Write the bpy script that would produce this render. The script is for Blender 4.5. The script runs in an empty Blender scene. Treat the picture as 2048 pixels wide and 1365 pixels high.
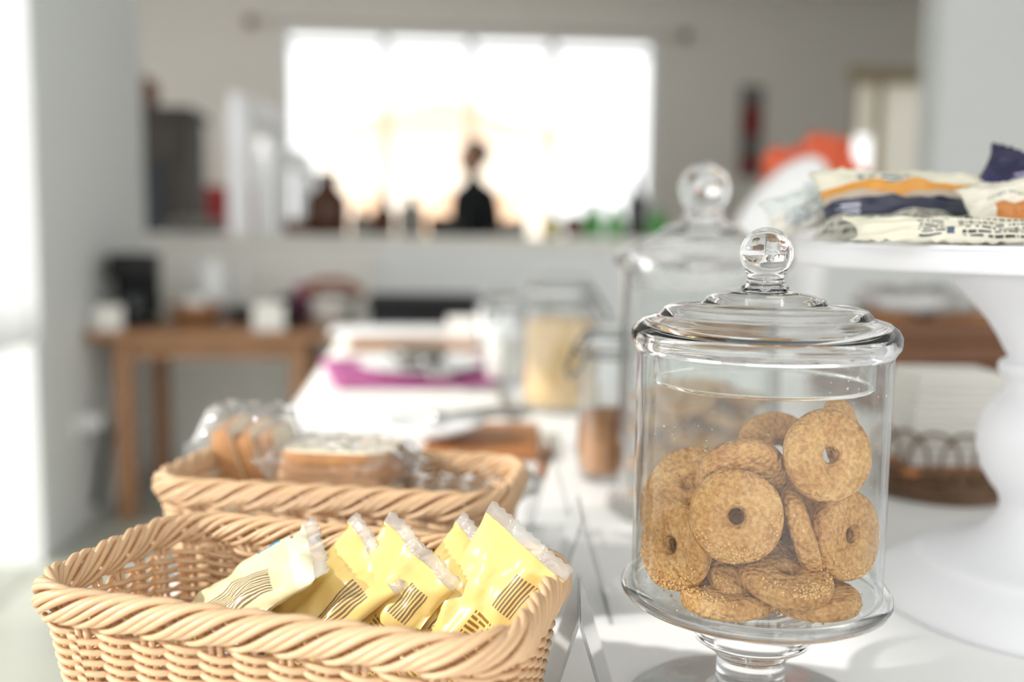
import bpy, bmesh, math, random
from mathutils import Vector, Matrix, noise
random.seed(7)
SC = bpy.context.scene
COL = SC.collection

# ------------------------------------------------------------------ camera
F = 1991.0; W_, H_ = 2048.0, 1365.0
YAW, PITCH, ROLL = math.atan(0.1), math.radians(6.2), 0.012
TZ = 0.88                                   # table top height
CAM = Vector((0, 0, TZ + 0.261))
fw = Vector((math.sin(YAW)*math.cos(PITCH), math.cos(YAW)*math.cos(PITCH), -math.sin(PITCH)))
r0 = Vector((math.cos(YAW), -math.sin(YAW), 0)); u0 = r0.cross(fw)
rt = r0*math.cos(ROLL) + u0*math.sin(ROLL)
up = u0*math.cos(ROLL) - r0*math.sin(ROLL)
cd = bpy.data.cameras.new('camera'); cam = bpy.data.objects.new('camera', cd); COL.objects.link(cam)
cd.sensor_width = 36.0; cd.lens = F/W_*36.0
cd.clip_start = 0.01; cd.clip_end = 200
cam.matrix_world = Matrix((( rt.x, up.x, -fw.x, CAM.x), (rt.y, up.y, -fw.y, CAM.y), (rt.z, up.z, -fw.z, CAM.z), (0,0,0,1)))
cd.dof.use_dof = True; cd.dof.focus_distance = 0.500; cd.dof.aperture_fstop = 2.8
SC.camera = cam

# ------------------------------------------------------------------ light
SC.view_settings.view_transform = 'Standard'; SC.view_settings.look = 'None'
SC.view_settings.exposure = 0.80; SC.view_settings.gamma = 1.0
SC.view_settings.use_curve_mapping = False
wd = bpy.data.worlds.new('sky'); SC.world = wd; wd.use_nodes = True
bg = wd.node_tree.nodes['Background']
bg.inputs['Color'].default_value = (1.0, 0.995, 0.985, 1); bg.inputs['Strength'].default_value = 1.15
sl = bpy.data.lights.new('sun_offscreen', 'SUN'); sun = bpy.data.objects.new('sun_offscreen', sl); COL.objects.link(sun)
sl.energy = 2.6; sl.angle = math.radians(1.2); sl.color = (1.0, 0.965, 0.91)
sun.rotation_euler = Vector((0.88, 0.14, -0.42)).to_track_quat('-Z', 'Y').to_euler()
sun.location = (-4, 2, 5)
SC.cycles.max_bounces = 14; SC.cycles.transparent_max_bounces = 40
SC.cycles.transmission_bounces = 12; SC.cycles.glossy_bounces = 6
SC.cycles.sample_clamp_indirect = 6.0
SC.cycles.caustics_reflective = False

# ------------------------------------------------------------------ pixel -> place
def ray(px, py):
    return (rt*((px-W_/2)/F) + up*(-(py-H_/2)/F) + fw)
def P(px, py, z=TZ):
    d = ray(px, py); return CAM + d*((z-CAM.z)/d.z)
def PY(px, py, y):
    d = ray(px, py); return CAM + d*((y-CAM.y)/d.y)
def PX(px, py, x):
    d = ray(px, py); return CAM + d*((x-CAM.x)/d.x)
def PD(px, py, dep):
    return CAM + ray(px, py)*dep
def dep(p): return (Vector(p)-CAM).dot(fw)
def mpp(p): return dep(p)/F                 # metres per pixel at p
def zat(py, p):
    """height on the vertical through p that shows at image row py"""
    lo, hi = -1.0, 6.0
    for _ in range(50):
        m = (lo+hi)/2; q = Vector((p[0], p[1], m))-CAM
        v = H_/2 - F*q.dot(up)/q.dot(fw)
        if v > py: lo = m
        else: hi = m
    return (lo+hi)/2

# ------------------------------------------------------------------ materials
MATS = {}
def nt(name):
    m = bpy.data.materials.new(name); m.use_nodes = True; MATS[name] = m
    t = m.node_tree; return m, t, t.nodes['Principled BSDF']
def srgb(*c):
    c = [x/255.0 for x in c]
    return tuple((x/12.92 if x <= .04045 else ((x+.055)/1.055)**2.4) for x in c) + (1,)
def N(t, kind, **kw):
    n = t.nodes.new(kind)
    for k, v in kw.items():
        if k.startswith('i_'): n.inputs[k[2:].replace('_', ' ')].default_value = v
        else: setattr(n, k, v)
    return n
def mat(name, col, rough=.5, metal=0, var=0.0, scale=20, bump=0.0, bscale=80, spec=.5, trans=0.0, coat=0.0, sss=0):
    m, t, b = nt(name)
    b.inputs['Roughness'].default_value = rough; b.inputs['Metallic'].default_value = metal
    b.inputs['Specular IOR Level'].default_value = spec
    b.inputs['Coat Weight'].default_value = coat
    c = srgb(*col) if max(col) > 1.0 else tuple(col)+(1,)
    b.inputs['Base Color'].default_value = c
    tc = N(t, 'ShaderNodeTexCoord')
    if var:
        nz = N(t, 'ShaderNodeTexNoise', i_Scale=scale, i_Detail=4.0)
        t.links.new(tc.outputs['Object'], nz.inputs['Vector'])
        mx = N(t, 'ShaderNodeMix', data_type='RGBA')
        mx.inputs[6].default_value = tuple(x*(1-var) for x in c[:3])+(1,)
        mx.inputs[7].default_value = tuple(min(1, x*(1+var)) for x in c[:3])+(1,)
        t.links.new(nz.outputs['Fac'], mx.inputs[0]); t.links.new(mx.outputs[2], b.inputs['Base Color'])
    if bump:
        nb = N(t, 'ShaderNodeTexNoise', i_Scale=bscale, i_Detail=3.0)
        t.links.new(tc.outputs['Object'], nb.inputs['Vector'])
        bp = N(t, 'ShaderNodeBump', i_Strength=bump, i_Distance=.002)
        t.links.new(nb.outputs['Fac'], bp.inputs['Height']); t.links.new(bp.outputs['Normal'], b.inputs['Normal'])
    if trans:
        out = t.nodes['Material Output']
        tr = N(t, 'ShaderNodeBsdfTranslucent'); tr.inputs['Color'].default_value = c
        ms = N(t, 'ShaderNodeMixShader'); ms.inputs[0].default_value = trans
        t.links.new(b.outputs[0], ms.inputs[1]); t.links.new(tr.outputs[0], ms.inputs[2]); t.links.new(ms.outputs[0], out.inputs[0])
    return m
def thin_glass(name, tint=(.985, .995, .99), ior=1.45, rough=0.0, gain=1.0, dirt=0.0, wrinkle=0.0):
    """clear thin wall: passes light straight, mirrors by Fresnel"""
    m, t, b = nt(name); t.nodes.remove(b); out = t.nodes['Material Output']
    tr = N(t, 'ShaderNodeBsdfTransparent'); tr.inputs['Color'].default_value = tint+(1,)
    gl = N(t, 'ShaderNodeBsdfGlossy'); gl.inputs['Roughness'].default_value = rough
    fr = N(t, 'ShaderNodeFresnel'); fr.inputs['IOR'].default_value = ior
    ml = N(t, 'ShaderNodeMath', operation='MULTIPLY'); ml.inputs[1].default_value = gain; ml.use_clamp = True
    ms = N(t, 'ShaderNodeMixShader')
    # Fresnel on both faces of the wall: use the geometric facing so a back face does not go mirror-like
    lw = N(t, 'ShaderNodeLayerWeight'); lw.inputs['Blend'].default_value = .5
    pw = N(t, 'ShaderNodeMath', operation='POWER'); pw.inputs[1].default_value = 4.0
    sc = N(t, 'ShaderNodeMath', operation='MULTIPLY_ADD'); sc.inputs[1].default_value = .85; sc.inputs[2].default_value = .035
    t.links.new(lw.outputs['Facing'], pw.inputs[0]); t.links.new(pw.outputs[0], sc.inputs[0])
    t.links.new(sc.outputs[0], ml.inputs[0]); t.links.new(ml.outputs[0], ms.inputs[0])
    t.nodes.remove(fr)
    last = ms
    t.links.new(tr.outputs[0], ms.inputs[1]); t.links.new(gl.outputs[0], ms.inputs[2])
    if wrinkle:
        tc = N(t, 'ShaderNodeTexCoord'); nz = N(t, 'ShaderNodeTexNoise', i_Scale=wrinkle, i_Detail=2.0)
        t.links.new(tc.outputs['Object'], nz.inputs['Vector'])
        bp = N(t, 'ShaderNodeBump', i_Strength=.8, i_Distance=.01)
        t.links.new(nz.outputs['Fac'], bp.inputs['Height'])
        t.links.new(bp.outputs['Normal'], gl.inputs['Normal']); t.links.new(bp.outputs['Normal'], lw.inputs['Normal'])
    if dirt:
        df = N(t, 'ShaderNodeBsdfDiffuse'); df.inputs['Color'].default_value = (.95, .93, .88, 1)
        tc = N(t, 'ShaderNodeTexCoord')
        nz = N(t, 'ShaderNodeTexNoise', i_Scale=420.0, i_Detail=2.0)
        n2 = N(t, 'ShaderNodeTexNoise', i_Scale=34.0, i_Detail=3.0)
        t.links.new(tc.outputs['Object'], nz.inputs['Vector']); t.links.new(tc.outputs['Object'], n2.inputs['Vector'])
        a = N(t, 'ShaderNodeMapRange'); a.inputs[1].default_value = .69; a.inputs[2].default_value = .78
        b2 = N(t, 'ShaderNodeMapRange'); b2.inputs[1].default_value = .46; b2.inputs[2].default_value = .70
        t.links.new(nz.outputs['Fac'], a.inputs[0]); t.links.new(n2.outputs['Fac'], b2.inputs[0])
        mm = N(t, 'ShaderNodeMath', operation='MULTIPLY'); t.links.new(a.outputs[0], mm.inputs[0]); t.links.new(b2.outputs[0], mm.inputs[1])
        m3 = N(t, 'ShaderNodeMath', operation='MULTIPLY_ADD'); m3.inputs[1].default_value = dirt; m3.inputs[2].default_value = 0.004
        t.links.new(mm.outputs[0], m3.inputs[0])
        m2 = N(t, 'ShaderNodeMixShader'); t.links.new(m3.outputs[0], m2.inputs[0])
        t.links.new(ms.outputs[0], m2.inputs[1]); t.links.new(df.outputs[0], m2.inputs[2]); last = m2
    t.links.new(last.outputs[0], out.inputs[0])
    return m
def solid_glass(name, tint=(1, 1, 1), ior=1.47):
    m, t, b = nt(name); t.nodes.remove(b)
    g = N(t, 'ShaderNodeBsdfGlass'); g.inputs['Color'].default_value = tint+(1,); g.inputs['IOR'].default_value = ior; g.inputs['Roughness'].default_value = 0
    t.links.new(g.outputs[0], t.nodes['Material Output'].inputs[0]); return m

mat('wall_white', (236, 238, 238), .85, var=.02, scale=3)
mat('wall_grey', (232, 227, 219), .9, var=.03, scale=2)
mat('wall_cream', (242, 240, 232), .85, var=.03, scale=3)
mat('white_paint', (236, 237, 240), .42, var=.015, scale=8, spec=.4)
mat('table_white', (238, 238, 237), .34, var=.02, scale=6, spec=.4)
mat('tile', (178, 180, 168), .35, var=.08, scale=5)
mat('grout', (150, 150, 138), .9)
mat('wicker', (233, 200, 160), .34, var=.14, scale=26, bump=.15, bscale=300, trans=.30, spec=.5)
mat('wicker_dark', (104, 78, 54), .6, var=.3, scale=40)
mat('wood', (164, 120, 84), .5, var=.22, scale=9)
mat('wood_dark', (104, 66, 40), .6, var=.25, scale=9)
mat('handle_wood', (156, 84, 52), .6, var=.15)
mat('wood_board', (170, 112, 66), .5, var=.25, scale=14)
mat('black_plastic', (12, 14, 16), .5, spec=.3)
mat('dark_cabinet', (46, 41, 36), .7, var=.2, scale=4)
mat('dark_navy', (26, 32, 38), .7, var=.15, scale=4)
mat('red_cloth', (160, 52, 54), .8, var=.2, scale=8)
mat('purple_cloth', (172, 88, 140), .9, var=.14, scale=30)
mat('crimson_cloth', (128, 20, 44), .9, var=.14, scale=30)
mat('white_cloth', (240, 238, 232), .9, var=.03, scale=12)
mat('porcelain', (240, 240, 240), .18, spec=.6)
mat('steel', (190, 190, 188), .25, metal=1, var=.1)
mat('chrome_dark', (120, 124, 124), .25, metal=1)
mat('paper', (238, 236, 230), .9, var=.02, scale=30)
mat('napkin', (240, 238, 230), .95, var=.02, scale=60, trans=.15)
mat('orange', (226, 104, 66), .7, var=.18, scale=14)
mat('crust', (176, 128, 84), .75, var=.28, scale=45, bump=.5, bscale=120)
mat('crumb', (240, 228, 200), .9, var=.06, scale=60, bump=.5, bscale=260)
mat('grain', (232, 190, 126), .7, var=.25, scale=300)
mat('oats', (222, 190, 140), .9, var=.15, scale=60)
mat('granola', (168, 116, 66), .8, var=.35, scale=90)
mat('amber_glass', (92, 52, 24), .12, spec=.6, trans=.3)
mat('green_glass', (96, 200, 84), .1, spec=.6, trans=.6)
mat('dark_glass', (18, 26, 26), .1, spec=.6)
mat('yellow_glass', (206, 186, 50), .2, trans=.4)
mat('grey_metal', (130, 128, 122), .4, metal=.6)
mat('black_cloth', (16, 20, 24), .9)
mat('skin', (196, 150, 124), .6)
mat('hair', (26, 20, 18), .7)
mat('denim', (40, 48, 66), .9)
mat('leaf', (62, 92, 50), .6, var=.3, scale=30, trans=.2)
mat('house_wall', (250, 236, 220), .9, var=.05)
mat('house_roof', (246, 204, 170), .9, var=.12)
mat('ground_out', (246, 244, 240), .9, var=.05, scale=1)
mat('sheer', (246, 247, 248), .9, trans=.6)
mat('blind', (244, 242, 236), .9, trans=.5)
mat('banner_grey', (120, 116, 114), .9, var=.1)
mat('banner_red', (138, 52, 52), .9, var=.15)
mat('socket', (232, 232, 232), .35)
mat('tan_frame', (196, 178, 146), .6, var=.1)
mat('bread_pic', (214, 142, 60), .5, var=.25, scale=60)
thin_glass('jar_glass', dirt=.8)
thin_glass('lid_glass', tint=(.985, .993, .99), gain=1.7)
thin_glass('film', tint=(.97, .97, .97), gain=1.5, rough=.09, wrinkle=45)
def milky(name, amt, **kw):
    m = thin_glass(name, **kw); t = m.node_tree; out = t.nodes['Material Output']
    last = out.inputs[0].links[0].from_socket
    df = N(t, 'ShaderNodeBsdfTranslucent'); df.inputs['Color'].default_value = (.95, .94, .92, 1)
    d2 = N(t, 'ShaderNodeBsdfDiffuse'); d2.inputs['Color'].default_value = (.95, .94, .92, 1)
    a = N(t, 'ShaderNodeMixShader'); a.inputs[0].default_value = .5; t.links.new(df.outputs[0], a.inputs[1]); t.links.new(d2.outputs[0], a.inputs[2])
    b = N(t, 'ShaderNodeMixShader'); b.inputs[0].default_value = amt; t.links.new(last, b.inputs[1]); t.links.new(a.outputs[0], b.inputs[2])
    t.links.new(b.outputs[0], out.inputs[0]); return m
milky('seal', .30, tint=(.98, .98, .96), gain=1.1, rough=.1, wrinkle=90)
milky('wrap', .10, tint=(.98, .98, .98), gain=2.2, rough=.08, wrinkle=38)
thin_glass('acrylic', tint=(.95, .965, .965), gain=1.5)
thin_glass('window_glass', tint=(.98, .99, .99), gain=.7)
solid_glass('solid_glass')

def cookie_mat():
    m, t, b = nt('cookie')
    tc = N(t, 'ShaderNodeTexCoord'); oi = N(t, 'ShaderNodeObjectInfo')
    ad = N(t, 'ShaderNodeVectorMath', operation='ADD'); t.links.new(tc.outputs['Object'], ad.inputs[0]); t.links.new(oi.outputs['Random'], ad.inputs[1])
    n1 = N(t, 'ShaderNodeTexNoise', i_Scale=55.0, i_Detail=3.0); n2 = N(t, 'ShaderNodeTexNoise', i_Scale=430.0, i_Detail=5.0)
    n3 = N(t, 'ShaderNodeTexVoronoi', i_Scale=330.0)
    for n in (n1, n2, n3): t.links.new(ad.outputs[0], n.inputs['Vector'])
    cr = N(t, 'ShaderNodeValToRGB')
    e = cr.color_ramp.elements; e[0].position = .30; e[0].color = srgb(158, 104, 56); e[1].position = .66; e[1].color = srgb(228, 184, 124)
    k = cr.color_ramp.elements.new(.47); k.color = srgb(200, 148, 90)
    mx = N(t, 'ShaderNodeMath', operation='MULTIPLY_ADD'); mx.inputs[1].default_value = .55
    sub = N(t, 'ShaderNodeMath', operation='MULTIPLY'); sub.inputs[1].default_value = .45
    t.links.new(n1.outputs['Fac'], sub.inputs[0]); t.links.new(n2.outputs['Fac'], mx.inputs[0]); t.links.new(sub.outputs[0], mx.inputs[2])
    t.links.new(mx.outputs[0], cr.inputs[0]); t.links.new(cr.outputs[0], b.inputs['Base Color'])
    b.inputs['Roughness'].default_value = .85; b.inputs['Specular IOR Level'].default_value = .25
    h = N(t, 'ShaderNodeMath', operation='SUBTRACT'); t.links.new(n2.outputs['Fac'], h.inputs[0]); t.links.new(n3.outputs['Distance'], h.inputs[1])
    bp = N(t, 'ShaderNodeBump', i_Strength=1.0, i_Distance=.0022); t.links.new(h.outputs[0], bp.inputs['Height'])
    t.links.new(bp.outputs['Normal'], b.inputs['Normal'])
cookie_mat()

def print_mat(name, bands, blocks, rough=.28, wob=.03):
    """printed film: bands = [(v_from, colour)...] across V, blocks = [(u0,u1,v0,v1,kind,colour)] of small print"""
    m, t, b = nt(name)
    b.inputs['Roughness'].default_value = rough; b.inputs['Specular IOR Level'].default_value = .6
    uv = N(t, 'ShaderNodeUVMap'); sp = N(t, 'ShaderNodeSeparateXYZ'); t.links.new(uv.outputs[0], sp.inputs[0])
    nz = N(t, 'ShaderNodeTexNoise', i_Scale=5.0, i_Detail=2.0); t.links.new(uv.outputs[0], nz.inputs['Vector'])
    wv = N(t, 'ShaderNodeMath', operation='MULTIPLY_ADD'); wv.inputs[1].default_value = wob*2; t.links.new(nz.outputs['Fac'], wv.inputs[0])
    sb = N(t, 'ShaderNodeMath', operation='SUBTRACT'); sb.inputs[1].default_value = wob; t.links.new(sp.outputs[1], sb.inputs[0]); t.links.new(sb.outputs[0], wv.inputs[2])
    cr = N(t, 'ShaderNodeValToRGB'); cr.color_ramp.interpolation = 'CONSTANT'
    el = cr.color_ramp.elements
    while len(el) > 1: el.remove(el[-1])
    el[0].position = bands[0][0]; el[0].color = srgb(*bands[0][1])
    for v, c in bands[1:]:
        q = el.new(v); q.color = srgb(*c)
    t.links.new(wv.outputs[0], cr.inputs[0])
    cur = cr.outputs[0]
    def rng(sock, a, c):
        g = N(t, 'ShaderNodeMath', operation='GREATER_THAN'); g.inputs[1].default_value = a; t.links.new(sock, g.inputs[0])
        l = N(t, 'ShaderNodeMath', operation='LESS_THAN'); l.inputs[1].default_value = c; t.links.new(sock, l.inputs[0])
        mm = N(t, 'ShaderNodeMath', operation='MULTIPLY'); t.links.new(g.outputs[0], mm.inputs[0]); t.links.new(l.outputs[0], mm.inputs[1]); return mm.outputs[0]
    def mul(a, c):
        mm = N(t, 'ShaderNodeMath', operation='MULTIPLY'); t.links.new(a, mm.inputs[0]); t.links.new(c, mm.inputs[1]); return mm.outputs[0]
    for (a0, a1, v0, v1, kind, col) in blocks:
        box = mul(rng(sp.outputs[0], a0, a1), rng(sp.outputs[1], v0, v1))
        if kind in ('text', 'bars', 'big', 'rows'):
            fv = {'text': 34.0, 'bars': 0.0, 'big': 16.0, 'rows': 15.0}[kind]; fu = {'text': 20.0, 'bars': 30.0, 'big': 9.0, 'rows': 40.0}[kind]
            s1 = N(t, 'ShaderNodeMath', operation='MULTIPLY'); s1.inputs[1].default_value = fv if fv else fu
            t.links.new(sp.outputs[1 if fv else 0], s1.inputs[0])
            fr = N(t, 'ShaderNodeMath', operation='FRACT'); t.links.new(s1.outputs[0], fr.inputs[0])
            ln = N(t, 'ShaderNodeMath', operation='LESS_THAN'); ln.inputs[1].default_value = .55; t.links.new(fr.outputs[0], ln.inputs[0])
            box = mul(box, ln.outputs[0])
            if fv:
                mp = N(t, 'ShaderNodeMapping'); mp.inputs['Scale'].default_value = (fu*3, fv, 1); t.links.new(uv.outputs[0], mp.inputs[0])
                vn = N(t, 'ShaderNodeTexWhiteNoise'); fl = N(t, 'ShaderNodeVectorMath', operation='FLOOR')
                t.links.new(mp.outputs[0], fl.inputs[0]); t.links.new(fl.outputs[0], vn.inputs['Vector'])
                g2 = N(t, 'ShaderNodeMath', operation='GREATER_THAN'); g2.inputs[1].default_value = .28; t.links.new(vn.outputs[0], g2.inputs[0])
                box = mul(box, g2.outputs[0])
        mx = N(t, 'ShaderNodeMix', data_type='RGBA'); mx.inputs[7].default_value = srgb(*col)
        t.links.new(box, mx.inputs[0]); t.links.new(cur, mx.inputs[6]); cur = mx.outputs[2]
    t.links.new(cur, b.inputs['Base Color'])
    out = t.nodes['Material Output']; tr = N(t, 'ShaderNodeBsdfTranslucent'); t.links.new(cur, tr.inputs['Color'])
    ms = N(t, 'ShaderNodeMixShader'); ms.inputs[0].default_value = .18
    t.links.new(b.outputs[0], ms.inputs[1]); t.links.new(tr.outputs[0], ms.inputs[2]); t.links.new(ms.outputs[0], out.inputs[0])
    return m
YEL = (240, 211, 132); BRN = (138, 112, 84)
print_mat('pack_yellow', [(0, YEL)], [(.66, .88, .62, .82, 'bars', BRN), (.55, .95, .12, .55, 'text', (150, 112, 44)), (.2, .42, .02, .1, 'fill', (96, 52, 40))], wob=0)
print_mat('pack_yellow_plain', [(0, YEL)], [(.66, .9, .45, .8, 'bars', BRN), (.62, .92, .1, .42, 'text', (160, 122, 44)), (.3, .52, .02, .14, 'fill', (96, 52, 40))], wob=0)
print_mat('pack_cream_blue', [(0, (240, 228, 182)), (.82, (242, 234, 204))], [(.10, .22, .66, .80, 'fill', (50, 150, 200)), (.10, .22, .82, .88, 'text', (120, 96, 70)), (.5, .9, .3, .7, 'bars', BRN), (.4, .9, .05, .3, 'text', (190, 150, 40))], wob=0)
print_mat('bag_navy', [(0, (196, 194, 180)), (.24, (48, 52, 74)), (.47, (196, 180, 160)), (.56, (228, 160, 62)), (.70, (238, 234, 214))],
          [(.0, .75, .03, .22, 'rows', (90, 88, 82)), (.04, .18, .26, .44, 'big', (210, 212, 230)), (.2, .5, .74, .92, 'big', (74, 104, 124)), (.78, .95, .40, .66, 'fill', (236, 230, 212)), (.81, .88, .46, .6, 'fill', (200, 140, 60)), (.90, .93, .44, .62, 'big', (190, 140, 70))])
print_mat('bag_text', [(0, (238, 234, 214))], [(.30, .44, .14, .60, 'rows', (60, 70, 84)), (.44, .48, .14, .36, 'fill', (70, 92, 120)), (.52, .94, .12, .70, 'rows', (48, 52, 58)), (.30, .47, .66, .74, 'rows', (40, 48, 66))], wob=0)
print_mat('bag_bread', [(0, (240, 236, 220))], [(.16, .56, .14, .52, 'fill', (206, 132, 62)), (.15, .5, .62, .68, 'text', (90, 110, 120))])
print_mat('bag_dark', [(0, (44, 40, 96)), (.5, (36, 34, 74))], [(.3, .5, .2, .6, 'big', (190, 180, 220))])
print_mat('bag_white', [(0, (240, 238, 228)), (.55, (232, 238, 236))], [(.2, .8, .15, .55, 'big', (150, 180, 200))])

# ------------------------------------------------------------------ mesh helpers
class MB:
    def __init__(s): s.v = []; s.f = []; s.uv = None
    def add(s, v, f):
        o = len(s.v); s.v += [tuple(x) for x in v]; s.f += [tuple(i+o for i in q) for q in f]; return s
    def box(s, x0, x1, y0, y1, z0, z1):
        v = [(x, y, z) for x in (x0, x1) for y in (y0, y1) for z in (z0, z1)]
        return s.add(v, [(0,1,3,2), (4,6,7,5), (0,4,5,1), (2,3,7,6), (0,2,6,4), (1,5,7,3)])
    def bbox(s, x0, x1, y0, y1, z0, z1, b=.004):
        """box with chamfered edges"""
        bm = bmesh.new(); bmesh.ops.create_cube(bm, size=1)
        for q in bm.verts: q.co = Vector(((x0+x1)/2+q.co.x*(x1-x0), (y0+y1)/2+q.co.y*(y1-y0), (z0+z1)/2+q.co.z*(z1-z0)))
        bmesh.ops.bevel(bm, geom=bm.edges[:], offset=min(b, .45*min(x1-x0, y1-y0, z1-z0)), segments=2, affect='EDGES', profile=.6)
        bm.verts.index_update(); s.add([q.co[:] for q in bm.verts], [[q.index for q in f.verts] for f in bm.faces]); bm.free(); return s
    def lathe(s, prof, seg=48, c=(0, 0, 0), cap=True):
        v = []; f = []; n = len(prof)
        for i in range(seg):
            a = 2*math.pi*i/seg
            for r, z in prof: v.append((c[0]+r*math.cos(a), c[1]+r*math.sin(a), c[2]+z))
        for i in range(seg):
            j = (i+1) % seg
            for k in range(n-1): f.append((i*n+k, j*n+k, j*n+k+1, i*n+k+1))
        if cap:
            if prof[0][0] > 1e-6: f.append(tuple(i*n for i in range(seg))[::-1])
            if prof[-1][0] > 1e-6: f.append(tuple(i*n+n-1 for i in range(seg)))
        return s.add(v, f)
    def tube(s, pts, r, sides=6, closed=False):
        pts = [Vector(p) for p in pts]; n = len(pts); v = []; f = []; prev = None
        for i, p in enumerate(pts):
            t = (pts[(i+1) % n]-pts[i-1]) if closed else (pts[min(i+1, n-1)]-pts[max(i-1, 0)])
            t.normalize()
            if prev is None:
                a = Vector((0, 0, 1)) if abs(t.z) < .9 else Vector((1, 0, 0)); a = (a-t*a.dot(t)).normalized()
            else: a = (prev-t*prev.dot(t)).normalized()
            prev = a; b = t.cross(a)
            rr = r[i] if isinstance(r, (list, tuple)) else r
            for k in range(sides):
                q = 2*math.pi*k/sides; v.append(p+a*(rr*math.cos(q))+b*(rr*math.sin(q)))
        for i in range(n if closed else n-1):
            j = (i+1) % n
            for k in range(sides):
                l = (k+1) % sides; f.append((i*sides+k, i*sides+l, j*sides+l, j*sides+k))
        if not closed:
            f.append(tuple(range(sides))[::-1]); f.append(tuple((n-1)*sides+k for k in range(sides)))
        return s.add(v, f)
    def sphere(s, c, r, seg=16, rings=10, sc=(1, 1, 1)):
        pr = [(r*math.sin(math.pi*i/rings)*1.0, -r*math.cos(math.pi*i/rings)) for i in range(rings+1)]
        pr[0] = (1e-7, -r); pr[-1] = (1e-7, r)
        o = len(s.v); s.lathe(pr, seg, cap=False)
        for i in range(o, len(s.v)):
            x, y, z = s.v[i]; s.v[i] = (c[0]+x*sc[0], c[1]+y*sc[1], c[2]+z*sc[2])
        return s
    def mesh(s, name, m, smooth=True):
        me = bpy.data.meshes.new(name); me.from_pydata(s.v, [], s.f)
        me.materials.append(MATS[m] if isinstance(m, str) else m)
        if smooth: me.polygons.foreach_set('use_smooth', [True]*len(me.polygons))
        if s.uv:
            l = me.uv_layers.new(name='UVMap')
            for lp in me.loops: l.data[lp.index].uv = s.uv[lp.vertex_index]
        me.update(); return me
    def build(s, name, m, parent=None, smooth=True):
        return link(name, s.mesh(name, m, smooth), parent, None)
def link(name, me, parent=None, mw=None):
    o = bpy.data.objects.new(name, me); COL.objects.link(o)
    if parent: o.parent = parent
    if mw is not None: o.matrix_world = mw
    return o
def sharp(o, ang=35):
    me = o.data
    bm = bmesh.new(); bm.from_mesh(me)
    for e in bm.edges:
        if len(e.link_faces) == 2 and e.calc_face_angle(0) > math.radians(ang): e.smooth = False
    bm.to_mesh(me); bm.free(); return o
def tag(o, label=None, cat=None, group=None, kind=None):
    if label: o['label'] = label
    if cat: o['category'] = cat
    if group: o['group'] = group
    if kind: o['kind'] = kind
    return o
def thing(name, label, cat, loc=(0, 0, 0), rz=0, group=None):
    o = bpy.data.objects.new(name, None); COL.objects.link(o); o.empty_display_size = .05
    o.location = loc; o.rotation_euler = (0, 0, rz); return tag(o, label, cat, group)
def struct(name, mb, m, parent=None, smooth=False):
    o = mb.build(name, m, parent, smooth)
    if not parent: o['kind'] = 'structure'
    return o
def copy_tree(o, parent=None):
    c = o.copy(); COL.objects.link(c); c.parent = parent
    for ch in [k for k in o.children]: copy_tree(ch, c)
    return c

# ================================================================== THE SETTING
LX = -1.25                     # left wall
BY = 4.85                      # wall with the wide opening
FY = 8.6                       # far wall with the window
RXJ = PY(1870, 200, BY).x      # right jamb of the opening
LEDGE = zat(470, PY(700, 470, BY))
struct('floor', MB().box(-4.5, 6.5, -1.5, FY+.2, -.12, -.012), 'grout')
fl = bpy.data.objects['floor']
tm = MB().bbox(-.2215, .2215, -.2215, .2215, -.0118, 0, .003).mesh('tile', 'tile')
for i in range(7):
    for j in range(12):
        t_ = link('tile', tm, fl); t_.location = (LX+.225+i*.45-.9, .4+j*.45, 0)
# left wall starts where the glazed opening ends
WS = PX(58, 400, LX).y
struct('wall_left', MB().box(LX-.15, LX, WS, BY, 0, 3.2), 'wall_white')
struct('wall_left_added_shade', MB().box(LX-.15, LX, -1.5, 2.1, 1.692, 3.2), 'wall_white')  # unseen wall piece added to keep direct sun off the cake stand
struct('wall_back', MB().box(LX-.15, RXJ, BY, BY+.14, 0, LEDGE-.03), 'wall_cream')
struct('trim_1', MB().bbox(LX-.15, RXJ, BY-.03, BY+.17, LEDGE-.03, LEDGE, .006), 'wall_cream')
struct('wall_pillar', MB().box(RXJ, RXJ+3.2, BY-.02, BY+.16, 0, 3.2), 'wall_white')
pnl_x = PY(755, 500, BY).x
struct('wall_panel', MB().bbox(pnl_x, RXJ, BY-.035, BY, .1, LEDGE-.06, .004), 'wall_white')
struct('baseboard_back', MB().bbox(LX, pnl_x, BY-.014, BY, 0, .09, .004), 'wall_white')
# far room
wl, wr = PY(566, 300, FY).x, PY(1311, 300, FY).x
wt, wb = zat(62, PY(940, 62, FY)), .80
struct('wall_far_left', MB().box(-4.4, wl, FY, FY+.2, 0, 3.2), 'wall_grey')
dl, dr_ = PY(1702, 250, FY).x, PY(1935, 250, FY).x
dt = zat(165, PY(1780, 165, FY))
w = MB().box(wl, wr, FY, FY+.2, wt, 3.2).box(wl, wr, FY, FY+.2, 0, wb)
struct('wall_far_middle', w, 'wall_grey')
struct('wall_far_right', MB().box(wr, dl, FY, FY+.2, 0, 3.2).box(dl, dr_, FY, FY+.2, dt, 3.2).box(dr_, 6.4, FY, FY+.2, 0, 3.2).box(dl, dr_, FY, FY+.2, 0, 1.0), 'wall_grey')
struct('wall_side', MB().box(-4.5, -4.4, BY, FY+.2, 0, 3.2), 'wall_grey')
struct('wall_side_right', MB().box(6.4, 6.5, BY, FY+.2, 0, 3.2), 'wall_grey')
struct('ceiling', MB().box(LX-.15, 4.55, -1.5, BY+.16, 3.2, 3.3).box(-4.5, 6.5, BY+.16, FY+.2, 3.2, 3.3), 'wall_white')
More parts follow.
